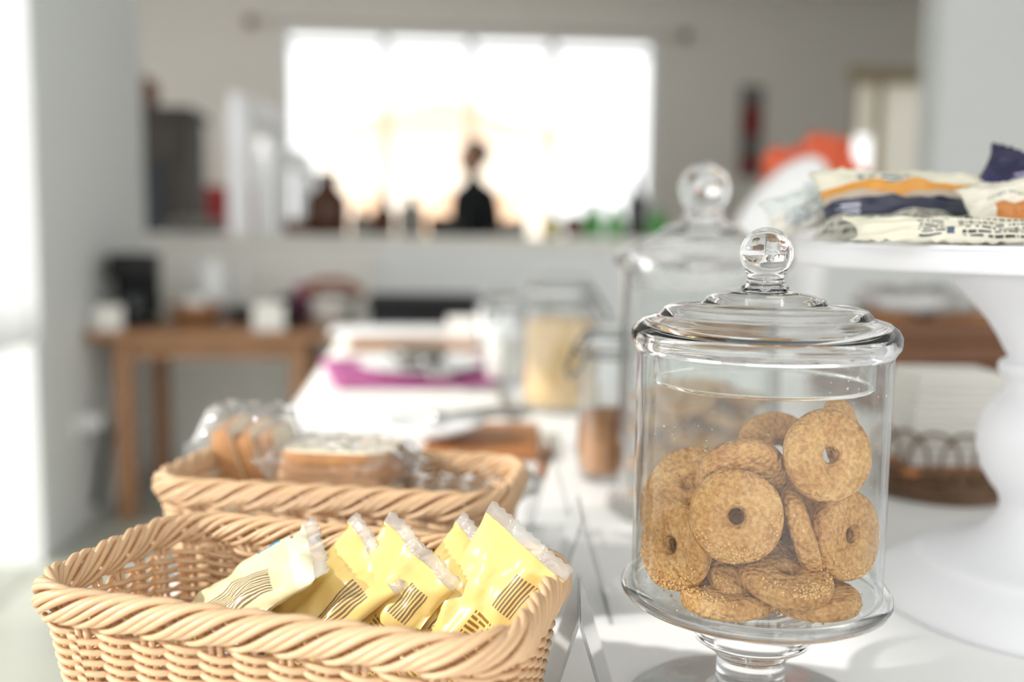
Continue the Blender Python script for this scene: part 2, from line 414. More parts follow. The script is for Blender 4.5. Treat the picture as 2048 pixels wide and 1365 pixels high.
struct('wall_right', MB().box(4.4, 4.55, -1.5, BY, 0, 3.2), 'wall_white')
struct('trim_2', MB().box(LX-.15, RXJ, BY, BY+.16, 2.95, 3.2), 'wall_white')
# main window: frame, mullions, panes
win = struct('window_1', MB().box(wl, wr, FY+.02, FY+.10, wt-.06, wt).box(wl, wr, FY+.02, FY+.10, wb, wb+.06).box(wl, wl+.06, FY+.02, FY+.1, wb+.06, wt-.06).box(wr-.06, wr, FY+.02, FY+.1, wb+.06, wt-.06), 'white_paint')
mx_ = [wl+.06] + [PY(p, 300, FY).x for p in (771, 942, 1104)] + [wr-.06]
for x in mx_[1:-1]: MB().box(x-.035, x+.035, FY+.025, FY+.09, wb+.06, wt-.06).build('mullion', 'white_paint', win, False)
tz_ = zat(96, PY(940, 96, FY))
MB().box(wl+.06, wr-.06, FY+.03, FY+.085, tz_-.02, tz_+.02).build('transom', 'white_paint', win, False)
for a, b in zip(mx_[:-1], mx_[1:]): MB().box(a, b, FY+.055, FY+.059, wb+.06, wt-.06).build('pane', 'window_glass', win, False)
sill = struct('trim_3', MB().bbox(wl-.08, wr+.08, FY-.1, FY+.02, wb-.04, wb, .006), 'white_paint')
rod = thing('curtain_rod', 'dark thin curtain rod with knobbed ends above the wide window', 'curtain rod', (0, 0, 0))
ra, rb = PY(500, 52, FY-.06), PY(1372, 63, FY-.06)
zr_ = (ra.z+rb.z)/2
MB().tube([(ra.x, FY-.06, zr_), (rb.x, FY-.06, zr_)], .006, 8).build('rod', 'tan_frame', rod)
for q in (ra, rb):
    MB().sphere((q.x, FY-.06, zr_), .042).build('finial', 'wood_dark', rod)
    MB().box(q.x-.02, q.x+.02, FY-.06, FY, zr_-.03, zr_+.03).build('bracket', 'wood_dark', rod)
# second window at the right with blinds
w2 = struct('window_2', MB().box(dl-.05, dr_+.05, FY-.03, FY+.08, dt, dt+.12).box(dl, dl+.04, FY, FY+.08, 1.0, dt).box(dr_-.04, dr_, FY, FY+.08, 1.0, dt).box(dl, dr_, FY, FY+.08, 1.0, 1.05), 'tan_frame')
xm = PY(1757, 250, FY).x
MB().box(xm-.03, xm+.03, FY, FY+.08, 1.05, dt).build('mullion', 'tan_frame', w2, False)
for a, b in ((dl+.04, xm-.03), (xm+.03, dr_-.04)):
    MB().box(a, b, FY+.05, FY+.054, 1.05, dt).build('pane', 'window_glass', w2, False)
for k, (a, b, zb) in enumerate(((dl+.045, xm-.035, zat(268, PY(1730, 268, FY))), (xm+.035, dr_-.045, 1.15))):
    o = MB().box(a, b, FY+.02, FY+.024, zb, dt-.01).box(a, b, FY+.016, FY+.028, zb-.02, zb).build('roller_blind', 'blind', None, False)
    tag(o, ['short white roller blind on the left sash of the tan framed window', 'long white roller blind on the right sash of the tan framed window'][k], 'blind')
# outdoors
struct('ground_outside', MB().box(-20, 26, FY+.3, 40, -.4, -.1), 'ground_out')
hs = thing('house', 'pale terracotta house with gabled roof seen faintly through the wide window', 'house', (0, 24, -.1))
ha, hb = PY(640, 300, 24).x, PY(1110, 300, 24).x; hz = zat(262, PY(900, 262, 24)); hp = zat(186, PY(880, 186, 24)); hxm = PY(890, 200, 24).x
MB().box(ha, hb, 0, 6, 0, hz+.1).build('wall', 'house_wall', hs, False)
MB().add([(ha-.3, -.3, hz), (hb+.3, -.3, hz), (hxm, -.3, hp), (ha-.3, 6.3, hz), (hb+.3, 6.3, hz), (hxm, 6.3, hp)], [(0,1,2), (5,4,3), (0,2,5,3), (1,4,5,2), (0,3,4,1)]).build('roof', 'house_roof', hs, False)
for k in range(3):
    x = ha+(hb-ha)*(.2+.3*k); MB().box(x-.35, x+.35, -.05, .02, 1.0, 2.2).build('window', 'house_roof', hs, False)

# curtain at the left
cy0, cy1 = WS-1.0, PX(72, 650, LX+.06).y
czb = zat(690, PX(40, 690, LX+.06))
cm = MB(); nu, nv = 70, 14
for i in range(nu+1):
    y = cy0+(cy1-cy0)*i/nu
    for j in range(nv+1):
        z = czb+(2.75-czb)*j/nv
        cm.v.append((LX+.06+.022*math.sin(i*.95)*(.6+.4*(1-j/nv))+.006*math.sin(i*2.3+j*.3), y, z))
for i in range(nu):
    for j in range(nv): a = i*(nv+1)+j; cm.f.append((a, a+nv+1, a+nv+2, a+1))
o = cm.build('curtain', 'sheer'); tag(o, 'sheer white curtain glowing beside the pale left wall', 'curtain')
md = o.modifiers.new('thick', 'SOLIDIFY'); md.thickness = .002
# wall socket with plug
sp_ = PX(165, 845, LX)
so = thing('wall_socket', 'white wall socket with plug and dark cord low on the pale wall', 'socket', (LX, sp_.y, sp_.z))
MB().bbox(0, .014, -.1, .1, -.05, .05, .004).build('plate', 'socket', so)
MB().lathe([(.001, .075), (.03, .07), (.034, .03), (.034, .012), (.034, 0)], 20).build('plug', 'socket', so).rotation_euler = (0, math.pi/2, 0)
MB().tube([(.07, 0, 0), (.09, .03, -.06), (.05, .09, -.16), (.03, .1, -.25), (.02, .06, -.34)], .014, 8).build('cord', 'black_plastic', so)

# ================================================================== BUFFET TABLE
TXL = P(690, 650).x*.5 + P(565, 860).x*.5
TYE = P(700, 652).y; TXR = 1.15
tb = thing('buffet_table', 'long white buffet table carrying baskets and jars', 'table', (0, 0, 0))
MB().bbox(TXL, TXR, -.35, TYE, TZ-.03, TZ, .004).build('tabletop', 'table_white', tb)
MB().box(TXL+.05, TXR-.05, -.3, TYE-.05, TZ-.11, TZ-.03).build('apron', 'white_paint', tb, False)
for x in (TXL+.06, TXR-.12):
    for y in (-.29, TYE-.12): MB().bbox(x, x+.06, y, y+.06, 0, TZ-.11, .004).build('leg', 'white_paint', tb)

# ------------------------------------------------------------------ wicker baskets
def rr(s, L, Wd, r):
    """point and outward normal on a rounded rectangle, s in turns, starting front-left, front side first"""
    a, b = L-2*r, Wd-2*r; q = math.pi*r/2; per = 2*a+2*b+4*q; d = (s % 1.0)*per
    segs = [('l', a, (-a/2, -Wd/2), (1, 0)), ('c', q, (a/2, -b/2), -90), ('l', b, (L/2, -b/2), (0, 1)), ('c', q, (a/2, b/2), 0),
            ('l', a, (a/2, Wd/2), (-1, 0)), ('c', q, (-a/2, b/2), 90), ('l', b, (-L/2, b/2), (0, -1)), ('c', q, (-a/2, -b/2), 180)]
    for k, ln, o, dr in segs:
        if d <= ln or k == 'c' and dr == 180:
            if k == 'l': return (o[0]+dr[0]*d, o[1]+dr[1]*d, dr[1], -dr[0])
            an = math.radians(dr)+d/r; return (o[0]+r*math.cos(an), o[1]+r*math.sin(an), math.cos(an), math.sin(an))
        d -= ln
def basket(label, loc, rz, L, Wd, H):
    root = thing('wicker_basket', label, 'basket', loc, rz, 'rectangular wicker baskets')
    rc = .032; ra_ = .00165; A = .0030; NS = 38
    def sc(z): return .86+.14*(z/H)**.8
    zt = H-.019; rows = int((zt-.001)/.00265)
    for j in range(rows):
        z = .005+j*.00265; k = sc(z); pts = []; n = NS*6
        for i in range(n):
            s = i/n; x, y, nx, ny = rr(s, L*k-.008, Wd*k-.008, rc)
            th = 2*math.pi*s*NS/2+(math.pi if j % 2 else 0)
            o = A*max(-1, min(1, 1.3*math.cos(th)))
            pts.append((x+nx*o, y+ny*o, z-.0009*math.sin(th)))
        MB().tube(pts, ra_, 6, True).build('weaver', 'wicker', root)
    for i in range(NS):
        for dlt in (-.0022, .0022):
            pts = []
            for j in range(5):
                z = .002+(zt+.004)*j/4; k = sc(z); x, y, nx, ny = rr(i/NS, L*k-.008, Wd*k-.008, rc); pts.append((x-ny*dlt, y+nx*dlt, z))
            MB().tube(pts, .0015, 6).build('stake', 'wicker', root)
    # plaited border
    per = 2*(L+Wd)-8*rc+2*math.pi*rc; ns = int(per/.0078); Lr = .080/per
    for i in range(ns):
        s0 = i/ns; pts = []; rad = []
        for j in range(21):
            t = j/20; x, y, nx, ny = rr(s0+t*Lr, L-.008, Wd-.008, rc)
            ph = math.radians(-70+310*t); kk = .62+.38*math.sin(math.pi*min(1, max(0, t*1.0)))**.6
            a, b = .0058*kk, .0092*kk
            pts.append((x+nx*a*math.cos(ph), y+ny*a*math.cos(ph), H-.0095+b*math.sin(ph)+.0012*math.sin(i*2.1)))
            rad.append(.00195*(.75+.25*math.sin(math.pi*t)))
        MB().tube(pts, rad, 6).build('border_strand', 'wicker', root)
    bs = MB(); out = [rr(i/64, L*.86-.006, Wd*.86-.006, rc)[:2] for i in range(64)]
    bs.add([(x, y, 0) for x, y in out]+[(x, y, .004) for x, y in out], [tuple(range(64))[::-1], tuple(range(64, 128))]+[(i, (i+1) % 64, 64+(i+1) % 64, 64+i) for i in range(64)])
    bs.build('base', 'wicker', root, False)
    for i in range(9):
        y = -Wd*.36+Wd*.72*i/8
        MB().tube([(-L*.4+L*.8*j/40, y, .0055+.0012*math.sin(j*1.57+i*3.14)) for j in range(41)], .0022, 5).build('base_weaver', 'wicker', root)
    return root
BH = .0915
def place_basket(label, FL, FR, BR, BL):
    c = [P(*q, TZ+BH-.004) for q in (FL, FR, BR, BL)]
    ctr = sum(c, Vector())/4
    ux = ((c[1]-c[0])+(c[2]-c[3])); an = math.atan2(ux.y, ux.x)
    L = ux.length/2; uy = ((c[3]-c[0])+(c[2]-c[1])); Wd = abs(uy.dot(Vector((-math.sin(an), math.cos(an), 0))))/2
    print('basket', label, L, Wd, math.degrees(an), ctr)
    b = basket(label, (ctr.x, ctr.y, TZ), an, L+.010, Wd+.010, BH)
    return b, ctr, an, L, Wd
b1, b1c, b1a, b1L, b1W = place_basket('pale wicker basket holding yellow snack packets', (62, 1187), (1022, 1312), (1122, 1112), (338, 1036))
b2, b2c, b2a, b2L, b2W = place_basket('pale wicker basket holding film wrapped bread slices', (306, 966), (1000, 1008), (1046, 924), (432, 898))

# ------------------------------------------------------------------ pouches
def pouch(w, h, T, seed, crimp=.10, nu=22, nv=28, crinkle=.0022, e=2.6):
    """pillow bag: X width, Y thickness, Z length; flat crimped ends"""
    m = MB(); m.uv = []
    for side in (1, -1):
        for j in range(nv+1):
            v = j/nv
            g = 0.0
            if crimp < v < 1-crimp:
                q = (v-crimp)/(1-2*crimp); g = (1-abs(2*q-1)**e)**.55
            for i in range(nu+1):
                u = i/nu; f = max(0, 1-abs(2*u-1)**e)**.55
                wx = w*(1-.10*g*1.0)
                x = (u-.5)*wx; z = v*h
                nz = noise.noise(Vector((u*4+seed*3.1, v*5+seed*1.7, side*2.0)))+.5*noise.noise(Vector((u*9+seed, v*11, side*5.0+seed)))
                y = side*(T/2*f*g+.0003)+crinkle*nz*(.35+.65*f)*(1 if g > 0 else .5)
                if g == 0: y = .0008*math.sin(u*70)+side*.0003+crinkle*1.2*noise.noise(Vector((u*3+seed, v*3, 0)))
                if v in (0.0, 1.0): z += .0012*(i % 2)
                m.v.append((x, y, z)); m.uv.append((1-u, v))
    n1 = (nu+1)*(nv+1)
    for sd in (0, 1):
        for j in range(nv):
            for i in range(nu):
                a = sd*n1+j*(nu+1)+i; q = (a, a+1, a+nu+2, a+nu+1)
                m.f.append(q if sd == 1 else q[::-1])
    for j in range(nv):
        a = j*(nu+1); b = a+nu; m.f.append((a, a+nu+1, n1+a+nu+1, n1+a)[::-1]); m.f.append((b, b+nu+1, n1+b+nu+1, n1+b))
    for i in range(nu):
        a = i; m.f.append((a, a+1, n1+a+1, n1+a)); b = nv*(nu+1)+i; m.f.append((b, b+1, n1+b+1, n1+b)[::-1])
    return m
def split_pouch(name, m, mprint, mclear, vcut, parent_tag):
    """one pouch as a thing: printed body plus clear crimped end as a part"""
    uv = m.uv
    top = MB(); top.uv = []; body = MB(); body.uv = []
    for dst, keep in ((body, lambda f: sum(uv[i][1] for i in f)/len(f) <= vcut), (top, lambda f: sum(uv[i][1] for i in f)/len(f) > vcut)):
        mp = {}
        for f in m.f:
            if keep(f):
                ff = []
                for i in f:
                    if i not in mp: mp[i] = len(dst.v); dst.v.append(m.v[i]); dst.uv.append(uv[i])
                    ff.append(mp[i])
                dst.f.append(tuple(ff))
    o = body.build(name, mprint)
    if top.f: top.build('clear_seal', mclear, o)
    return o
def orient(o, pos, zc, yc):
    """put o at pos with local Z along zc and local Y near yc, both given as (image right, image up, toward camera)"""
    tow = -fw
    z = (rt*zc[0]+up*zc[1]+tow*zc[2]).normalized(); y = rt*yc[0]+up*yc[1]+tow*yc[2]; y = (y-z*y.dot(z)).normalized(); x = y.cross(z)
    o.matrix_world = Matrix(((x.x, y.x, z.x, pos.x), (x.y, y.y, z.y, pos.y), (x.z, y.z, z.z, pos.z), (0, 0, 0, 1)))
PK = [  # tip pixel, depth, long axis, face, material, label
    ((644, 1092), .535, (.84, .54, -.08), (-.52, .74, .42), 'pack_cream_blue', 'cream snack packet with a blue mark, flattest of the row', .098),
    ((762, 1098), .530, (.70, .68, .0), (-.54, .44, .72), 'pack_yellow_plain', 'yellow snack packet between the cream packet and the broad folded one', .092),
    ((850, 1092), .520, (.55, .80, .1), (-.42, .26, .86), 'pack_yellow', 'yellow snack packet with broad folded clear end and brown bars', .094),
    ((985, 1098), .520, (.66, .72, .05), (-.52, .38, .76), 'pack_yellow_plain', 'yellow snack packet tucked behind the upright end packet', .094),
    ((1062, 1070), .505, (.55, .82, .08), (-.44, .30, .83), 'pack_yellow', 'yellow snack packet at the row end, clear seal above the basket rim', .100)]
for k, (tip, dp, ax, fc, mt, lb, h) in enumerate(PK):
    o = split_pouch('snack_packet', pouch(.057, h, .016, k*1.3+.4, crimp=.09, crinkle=.0052), mt, 'seal', .93, None)
    tag(o, lb, 'packet', 'snack packets in the front basket')
    pt = PD(*tip, dp); zc = Vector(ax).normalized()
    zw = rt*zc.x+up*zc.y-fw*zc.z
    orient(o, pt-zw*h, ax, fc)

# ------------------------------------------------------------------ bread in film
def bread(seedv, w=.105, h=.085, t=.013):
    """slice lying flat: rounded-top outline extruded; crumb faces and a crust band"""
    out = []
    for i in range(48):
        a = 2*math.pi*i/48; c, s_ = math.cos(a), math.sin(a)
        x = w/2*abs(c)**.38*(1 if c > 0 else -1); y = h/2*abs(s_)**.42*(1 if s_ > 0 else -1)
        if y > 0: x *= 1.05-.05*math.cos(2*a)
        out.append((x+.001*math.sin(5*a+seedv), y+.001*math.cos(4*a+seedv)))
    n = len(out); cr = MB()
    ring = [(1.0, .0), (1.012, .15), (1.02, .5), (1.012, .85), (1.0, 1.0)]
    for k, z in ring: cr.v += [(x*k, y*k, z*t) for x, y in out]
    for j in range(len(ring)-1):
        for i in range(n): cr.f.append((j*n+i, j*n+(i+1) % n, (j+1)*n+(i+1) % n, (j+1)*n+i))
    fc = MB()
    for z, kz in ((-.0, -1), (t, 1)):
        base = len(fc.v); fc.v += [(x, y, z) for x, y in out]+[(x*.5, y*.5, z+kz*.0005) for x, y in out]+[(0, 0, z+kz*.0006)]
        for i in range(n):
            a, b = base+i, base+(i+1) % n; q = (a, b, b+n, a+n); tr_ = (a+n, b+n, base+2*n)
            fc.f += [q, tr_] if kz > 0 else [q[::-1], tr_[::-1]]
    return cr, fc
def slice_obj(label, seedv, mw, group='film wrapped bread slices', **kw):
    r = thing('bread_slice', label, 'bread', group=group)
    cr, fc = bread(seedv, **kw); cr.build('crust', 'crust', r); fc.build('crumb', 'crumb', r)
    r.matrix_world = mw; return r
def film_bag(label, w, d, h, seedv, mw, name='film_bag', amp=.007, flap=.03):
    """loose clear film: crumpled closed bag with gathered fins at both ends"""
    m = MB(); nu, nv = 26, 20
    for j in range(nv+1):
        a = 2*math.pi*j/nv
        for i in range(nu+1):
            u = i/nu*2-1; e = abs(u); wx = u*(w/2+flap)
            cl = 1.0 if e < w/(w+2*flap) else max(.12, 1-(e-w/(w+2*flap))*(w+2*flap)/flap/2*1.1)
            y = d/2*math.copysign(abs(math.cos(a))**.5, math.cos(a))*(.55+.45*cl); z = h/2+h/2*math.copysign(abs(math.sin(a))**.5, math.sin(a))*cl
            q = Vector((u*5+seedv, math.cos(a)*2.2, math.sin(a)*2.2+seedv)); nz = noise.noise(q)+.6*noise.noise(q*2.3)
            m.v.append((wx+amp*.4*nz, y+amp*nz*math.cos(a), max(.0, z+amp*nz*math.sin(a))))
    for j in range(nv):
        for i in range(nu):
            a = j*(nu+1)+i; b = ((j+1) % nv)*(nu+1)+i; m.f.append((a, a+1, b+1, b))
    o = m.build(name, 'wrap'); o.matrix_world = mw; tag(o, label, 'plastic bag', 'clear film bags in the bread basket'); return o
def MWz(pos, rz=0, rx=0, ry=0): return Matrix.Translation(pos) @ Matrix.Rotation(rz, 4, 'Z') @ Matrix.Rotation(ry, 4, 'Y') @ Matrix.Rotation(rx, 4, 'X')
ORD = ['lowest', 'second', 'third', 'fourth', 'fifth', 'sixth', 'seventh', 'eighth', 'ninth', 'tenth', 'eleventh', 'twelfth']
# middle pack: three slices lying, top face shows
zs = TZ+.0755
cM = P(684, 888, zs+.027)
for k in range(3):
    slice_obj(['bottom bread slice of the middle film wrapped stack', 'middle bread slice of the film wrapped stack', 'top bread slice of the film wrapped stack, pale crumb up'][k],
              k*1.7, MWz((cM.x+.001*k, cM.y-.001*k, zs+k*.0092), -.28+.02*k), w=.082, h=.068, t=.0089)
film_bag('clear film around the lying bread slices', .086, .072, .031, 1.0, MWz((cM.x, cM.y, zs-.0015), -.28), amp=.0022, flap=.02)
# lower layer so the basket is full
lay = [(-.070, .004, .2), (.004, .0, -.1), (.074, .004, .15)]
for k, (ax_, ay_, rz_) in enumerate(lay):
    q = Vector((b2c.x, b2c.y, 0))+Matrix.Rotation(b2a, 3, 'Z') @ Vector((ax_, ay_, 0))
    for j in range((3, 4, 2)[k]):
        slice_obj(ORD[j]+' bread slice from the basket floor '+['under the tilted slices', 'under the middle film wrapped stack', 'under the loose empty film'][k], k+j*.5+3, MWz((q.x, q.y, TZ+.0085+j*.0165), b2a+rz_*.3), w=.066, h=.066, t=.016)
# left pack: slices standing on edge, leaning
cL = P(497, 925, TZ+.075)
for k in range(3):
    slice_obj(['tilted bread slice on the basket side of the left film pack', 'middle tilted bread slice of the left film pack', 'tilted bread slice of the left film pack beside the middle stack'][k],
              k+8.0, MWz((cL.x-.012+.0165*k, cL.y, TZ+.078-.002*k), b2a+math.pi/2+.1, math.radians(72), 0), w=.060, h=.058, t=.0145)
film_bag('clear crumpled film over the tilted bread slices',   .058, .056, .072, 4.4, MWz((cL.x+.002, cL.y, TZ+.05), b2a+.1), amp=.006, flap=.02)
cR = P(925, 955, TZ+.066)
film_bag('loose clear film bag lying at the emptier basket end', .085, .075, .024, 9.1, MWz((cR.x, cR.y, TZ+.05), b2a+.05), amp=.007, flap=.02)

# ------------------------------------------------------------------ footed cookie jar
JA = P(1497, 1424); JK = mpp((JA.x, JA.y, zat(900, JA)))
def jz(py): return zat(py, JA)-TZ
zl = jz(1172); zt = jz(704)
jar = thing('cookie_jar', 'footed clear glass jar full of ring cookies, beside the yellow packets', 'jar', (JA.x, JA.y, TZ))
k = JK
def arc(cx, cz, r, a0, a1, n=8, ry=None):
    return [(cx+r*math.cos(math.radians(a0+(a1-a0)*i/n)), cz+(ry or r)*math.sin(math.radians(a0+(a1-a0)*i/n))) for i in range(n+1)]
prof = [(246.5*k, zl+.0032), (246.5*k, zt-.002)] + arc(243*k, zt-.001, .0011, 0, 180, 6) + [(238.5*k, zt-.003), (238.5*k, zl+.0032)]
MB().lathe(prof+prof[:1], 96, cap=False).build('body', 'jar_glass', jar)
MB().lathe([(1e-5, zl-.0005), (228*k, zl-.0005), (240*k, zl+.001), (246.4*k, zl+.0036), (248*k, zl+.001), (246*k, zl-.0035), (190*k, zl-.0052), (1e-5, zl-.0060)][::-1], 96, cap=False).build('floor_disc', 'jar_glass', jar)
MB().lathe(arc(254*k, zl-.0005, .0036, 0, 360, 16), 96, cap=False).build('lip', 'solid_glass', jar)
sp = [(1e-5, zl-.0063), (100*k, zl-.0063), (117*k, zl-.0085), (119*k, zl-.0105)] + arc(110*k, jz(1268), 8*k, 50, -60, 6) + [(96*k, jz(1281)), (90*k, jz(1290)), (84*k, jz(1294)), (74*k, jz(1303)), (69*k, jz(1312)), (68*k, jz(1345)), (72*k, jz(1372)), (88*k, jz(1392)), (130*k, .0085), (190*k, .006), (235*k, .0042)] + arc(243*k, .0022, .0021, 80, -80, 6) + [(230*k, 0.0001), (1e-5, 0.0001)]
MB().lathe(sp[::-1], 96, cap=False).build('foot', 'solid_glass', jar)
lp = [(1e-5, jz(575))] + [(34*k, jz(573)), (58*k, jz(582)), (84*k, jz(587)), (104*k, jz(591)), (114*k, jz(597)), (118*k, jz(604)), (124*k, jz(607)), (150*k, jz(609)), (180*k, jz(612)), (195*k, jz(617)), (202*k, jz(625)), (206*k, jz(631)), (216*k, jz(634)), (236*k, jz(640)), (251*k, jz(651)), (259*k, jz(664)), (260.5*k, jz(675)), (257*k, jz(687)), (250*k, jz(697)), (247*k, zt+.0004)]
inn = [(232*k, zt+.0004), (224*k, zt+.0004), (214*k, jz(690)), (212*k, jz(672)), (230*k, jz(662)), (222*k, jz(650)), (196*k, jz(640)), (186*k, jz(628)), (150*k, jz(622)), (112*k, jz(617)), (100*k, jz(606)), (60*k, jz(598)), (1e-5, jz(594))]
lid = MB().lathe((lp+inn)[::-1], 96, cap=False).build('lid', 'solid_glass', jar)
MB().lathe([(214*k, jz(692)), (213*k, jz(760)), (211*k, jz(764)), (207*k, jz(764)), (206*k, jz(760)), (207*k, jz(692))], 96, cap=False).build('flange', 'jar_glass', lid)
MB().lathe([(213.5*k, jz(761)), (213*k, jz(766)), (210*k, jz(768)), (206.5*k, jz(766)), (206*k, jz(761)), (213.5*k, jz(761))], 96, cap=False).build('flange_rim', 'solid_glass', lid)
kz = jz(507); kr = 51*k
kp = [(1e-5, jz(574))] + [(47*k, jz(576)), (39*k, jz(568)), (35*k, jz(558)), (34*k, jz(552)), (38*k, kz-kr*.78)] + [(kr*math.cos(math.radians(a)), kz+kr*math.sin(math.radians(a))) for a in range(-38, 90, 8)] + [(1e-5, kz+kr)]
MB().lathe(kp, 64, cap=False).build('knob', 'solid_glass', lid)

# cookies
CR = .0236; CT = .0112
def cookie_mesh(seedv, hole=.0042, R=CR, T=CT, seg=72):
    pr = []
    for i in range(5): pr.append((hole+(.0016 if i in (0, 4) else 0), -T/2*.92+T*.92*i/4))
    for i in range(4): pr.append((hole+.003+(R-.005-hole-.003)*i/3, T/2*(1.0 if i < 3 else .97)))
    pr += [(R-.0045+.0045*math.sin(math.radians(a)), T/2*math.copysign(abs(math.cos(math.radians(a)))**.8, math.cos(math.radians(a)))*.96) for a in range(25, 180, 15)]
    for i in range(3, -1, -1): pr.append((hole+.003+(R-.005-hole-.003)*i/3, -T/2*(1.0 if i < 3 else .97)))
    m = MB(); n = len(pr)
    for i in range(seg):
        a = 2*math.pi*i/seg
        for r, z in pr:
            q = Vector((r*math.cos(a), r*math.sin(a), z))
            q += Vector((q.x, q.y, 0)).normalized()*.0007*noise.noise(q*70+Vector((seedv, 0, 0)))*(r > hole*1.6)
            q.z += .00045*noise.noise(q*110+Vector((0, seedv, 3)))+.00028*noise.noise(q*420+Vector((0, seedv, 7)))
            m.v.append(q[:])
    for i in range(seg):
        j = (i+1) % seg
        for c in range(n): d_ = (c+1) % n; m.f.append((i*n+c, j*n+c, j*n+d_, i*n+d_))
    return m.mesh('ring_cookie', 'cookie')
CM = [cookie_mesh(s) for s in (1.3, 5.7, 9.2, 14.4)]
def axd(py): return dep((JA.x, JA.y, zat(py, JA)))
CK = [ # centre px, distance in front of jar axis, normal (right, up, toward), label
    ((1472, 1033), .0415, (-.02, .12, .99), 'ring cookie pressed flat to the glass at the pile front'),
    ((1655, 911), .0345, (.22, .10, .95), 'topmost ring cookie standing upright against the glass'),
    ((1483, 956), .0235, (.05, -.52, .84), 'ring cookie lying tilted above the front one'),
    ((1384, 972), .0080, (-.40, .62, .66), 'pale ring cookie peeking out beneath the tilted top one'),
    ((1346, 1091), .0230, (-.80, .10, .58), 'sunlit crumbly ring cookie leaning at the jar side toward the basket'),
    ((1502, 1140), .0290, (.02, .62, .78), 'ring cookie tilted below the front one, sugary lower edge'),
    ((1601, 1058), .0260, (.94, .30, .22), 'ring cookie seen edge on, leaning between two others'),
    ((1692, 1070), .0250, (.52, .06, .85), 'ring cookie standing at the jar side toward the cake stand'),
    ((1604, 1186), ('z', .0185), (.12, .93, .34), 'ring cookie sloping on the jar floor beneath the edge on one'),
    ((1440, 1204), ('z', .0062), (0, .99, .11), 'ring cookie flat on the jar floor toward the basket'),
    ((1655, 1206), ('z', .0062), (0, .99, .11), 'ring cookie flat on the jar floor toward the cake stand'),
    ((1716, 882), -.002, (.80, .22, .50), 'ring cookie half hidden behind the topmost one'),
    ((1325, 1010), -.006, (-.80, .25, .50), 'ring cookie half hidden behind the crumbly sunlit one'),
    ((1560, 900), -.024, (.1, .55, .83), 'ring cookie deep in the pile behind the topmost pair'),
    ((1450, 1010), -.028, (-.2, .3, .93), 'ring cookie deep in the pile behind the front one'),
    ((1580, 1010), -.012, (.2, .5, .85), 'ring cookie in the pile core behind the edge on one'),
    ((1660, 1000), -.030, (.3, .1, .95), 'ring cookie standing at the back of the pile'),
    ((1420, 1110), -.016, (-.1, .85, .5), 'ring cookie lying in the pile behind the sunlit one'),
    ((1540, 1128), -.024, (.05, .95, .25), 'ring cookie lying low at the back of the pile'),
]
for i, (px, off, n, lb) in enumerate(CK):
    o = link('ring_cookie', CM[i % 4]); tag(o, lb, 'cookie', 'ring cookies in the footed jar')
    orient(o, P(*px, TZ+zl+off[1]) if isinstance(off, tuple) else PD(*px, axd(px[1])-off), n, (0.3+.2*i % 1, .9, -.4) if abs(n[1]) < .7 else (.9, .1, -.5))
    # keep every cookie inside the glass and on the jar floor
    R_in = 237.5*JK; mw = o.matrix_world.copy()
    for _ in range(30):
        ps = [mw @ v.co for v in o.data.vertices]
        w_ = max(ps, key=lambda p: (p.x-JA.x)**2+(p.y-JA.y)**2); dx, dy = w_.x-JA.x, w_.y-JA.y; d_ = math.hypot(dx, dy)
        lo = min(p.z for p in ps)-(TZ+zl)
        if d_ <= R_in and lo >= 0: break
        if d_ > R_in: mw.translation.x -= dx/d_*(d_-R_in+.0001); mw.translation.y -= dy/d_*(d_-R_in+.0001)
        if lo < 0: mw.translation.z -= lo
    o.matrix_world = mw
def sprinkle(ck, n, seedv, side):
    rnd = random.Random(seedv); cb = MB()
    dn = ck.matrix_world.inverted().to_3x3() @ Vector((0, 0, -1)); a0 = math.atan2(dn.y, dn.x)
    for i in range(n):
        a = a0+rnd.gauss(0, .55); r_ = CR*(.97-abs(rnd.gauss(0, .16))); s_ = rnd.uniform(.0003, .0009)
        if r_ < .007: continue
        x, y = r_*math.cos(a), r_*math.sin(a); z0 = side*(CT/2*(1-max(0, (r_/CR-.84))**2*26)+s_*.3)
        pts = [(x+s_*rnd.uniform(.6, 1.2)*dx, y+s_*rnd.uniform(.6, 1.2)*dy, z0+s_*rnd.uniform(.6, 1.2)*dz) for dx, dy, dz in ((1,0,0), (-1,0,0), (0,1,0), (0,-1,0), (0,0,1), (0,0,-1))]
        cb.add(pts, [(0,2,4), (2,1,4), (1,3,4), (3,0,4), (2,0,5), (1,2,5), (3,1,5), (0,3,5)])
    o = cb.build('sugar_grains', 'grain', ck, False); o['kind'] = 'stuff'; o['label'] = 'coarse golden sugar grains'
bpy.context.view_layer.update()
CKO = [o for o in SC.objects if o.name.startswith('ring_cookie')]
for i_, n_ in ((0, 150), (4, 170), (5, 260), (8, 160), (9, 200), (6, 60), (7, 70)): sprinkle(CKO[i_], n_, i_, 1)
# crumbs on the jar floor
cb = MB(); rnd = random.Random(3)
for i in range(160):
    a = rnd.random()*6.283; r_ = .058*math.sqrt(rnd.random()); s_ = rnd.uniform(.0004, .0011)
    x, y = r_*math.cos(a), r_*math.sin(a)
    pts = [(x+s_*rnd.uniform(.6, 1.1)*dx, y+s_*rnd.uniform(.6, 1.1)*dy, zl-.0004+s_*.9+s_*rnd.uniform(.6, 1.1)*dz) for dx, dy, dz in ((1,0,0), (-1,0,0), (0,1,0), (0,-1,0), (0,0,1), (0,0,-1))]
    cb.add(pts, [(0,2,4), (2,1,4), (1,3,4), (3,0,4), (2,0,5), (1,2,5), (3,1,5), (0,3,5)])
o = cb.build('cookie_crumbs', 'cookie', None, False); o.location = (JA.x, JA.y, TZ); tag(o, 'loose golden crumbs on the glass floor of the cookie jar', 'crumbs', kind='stuff')

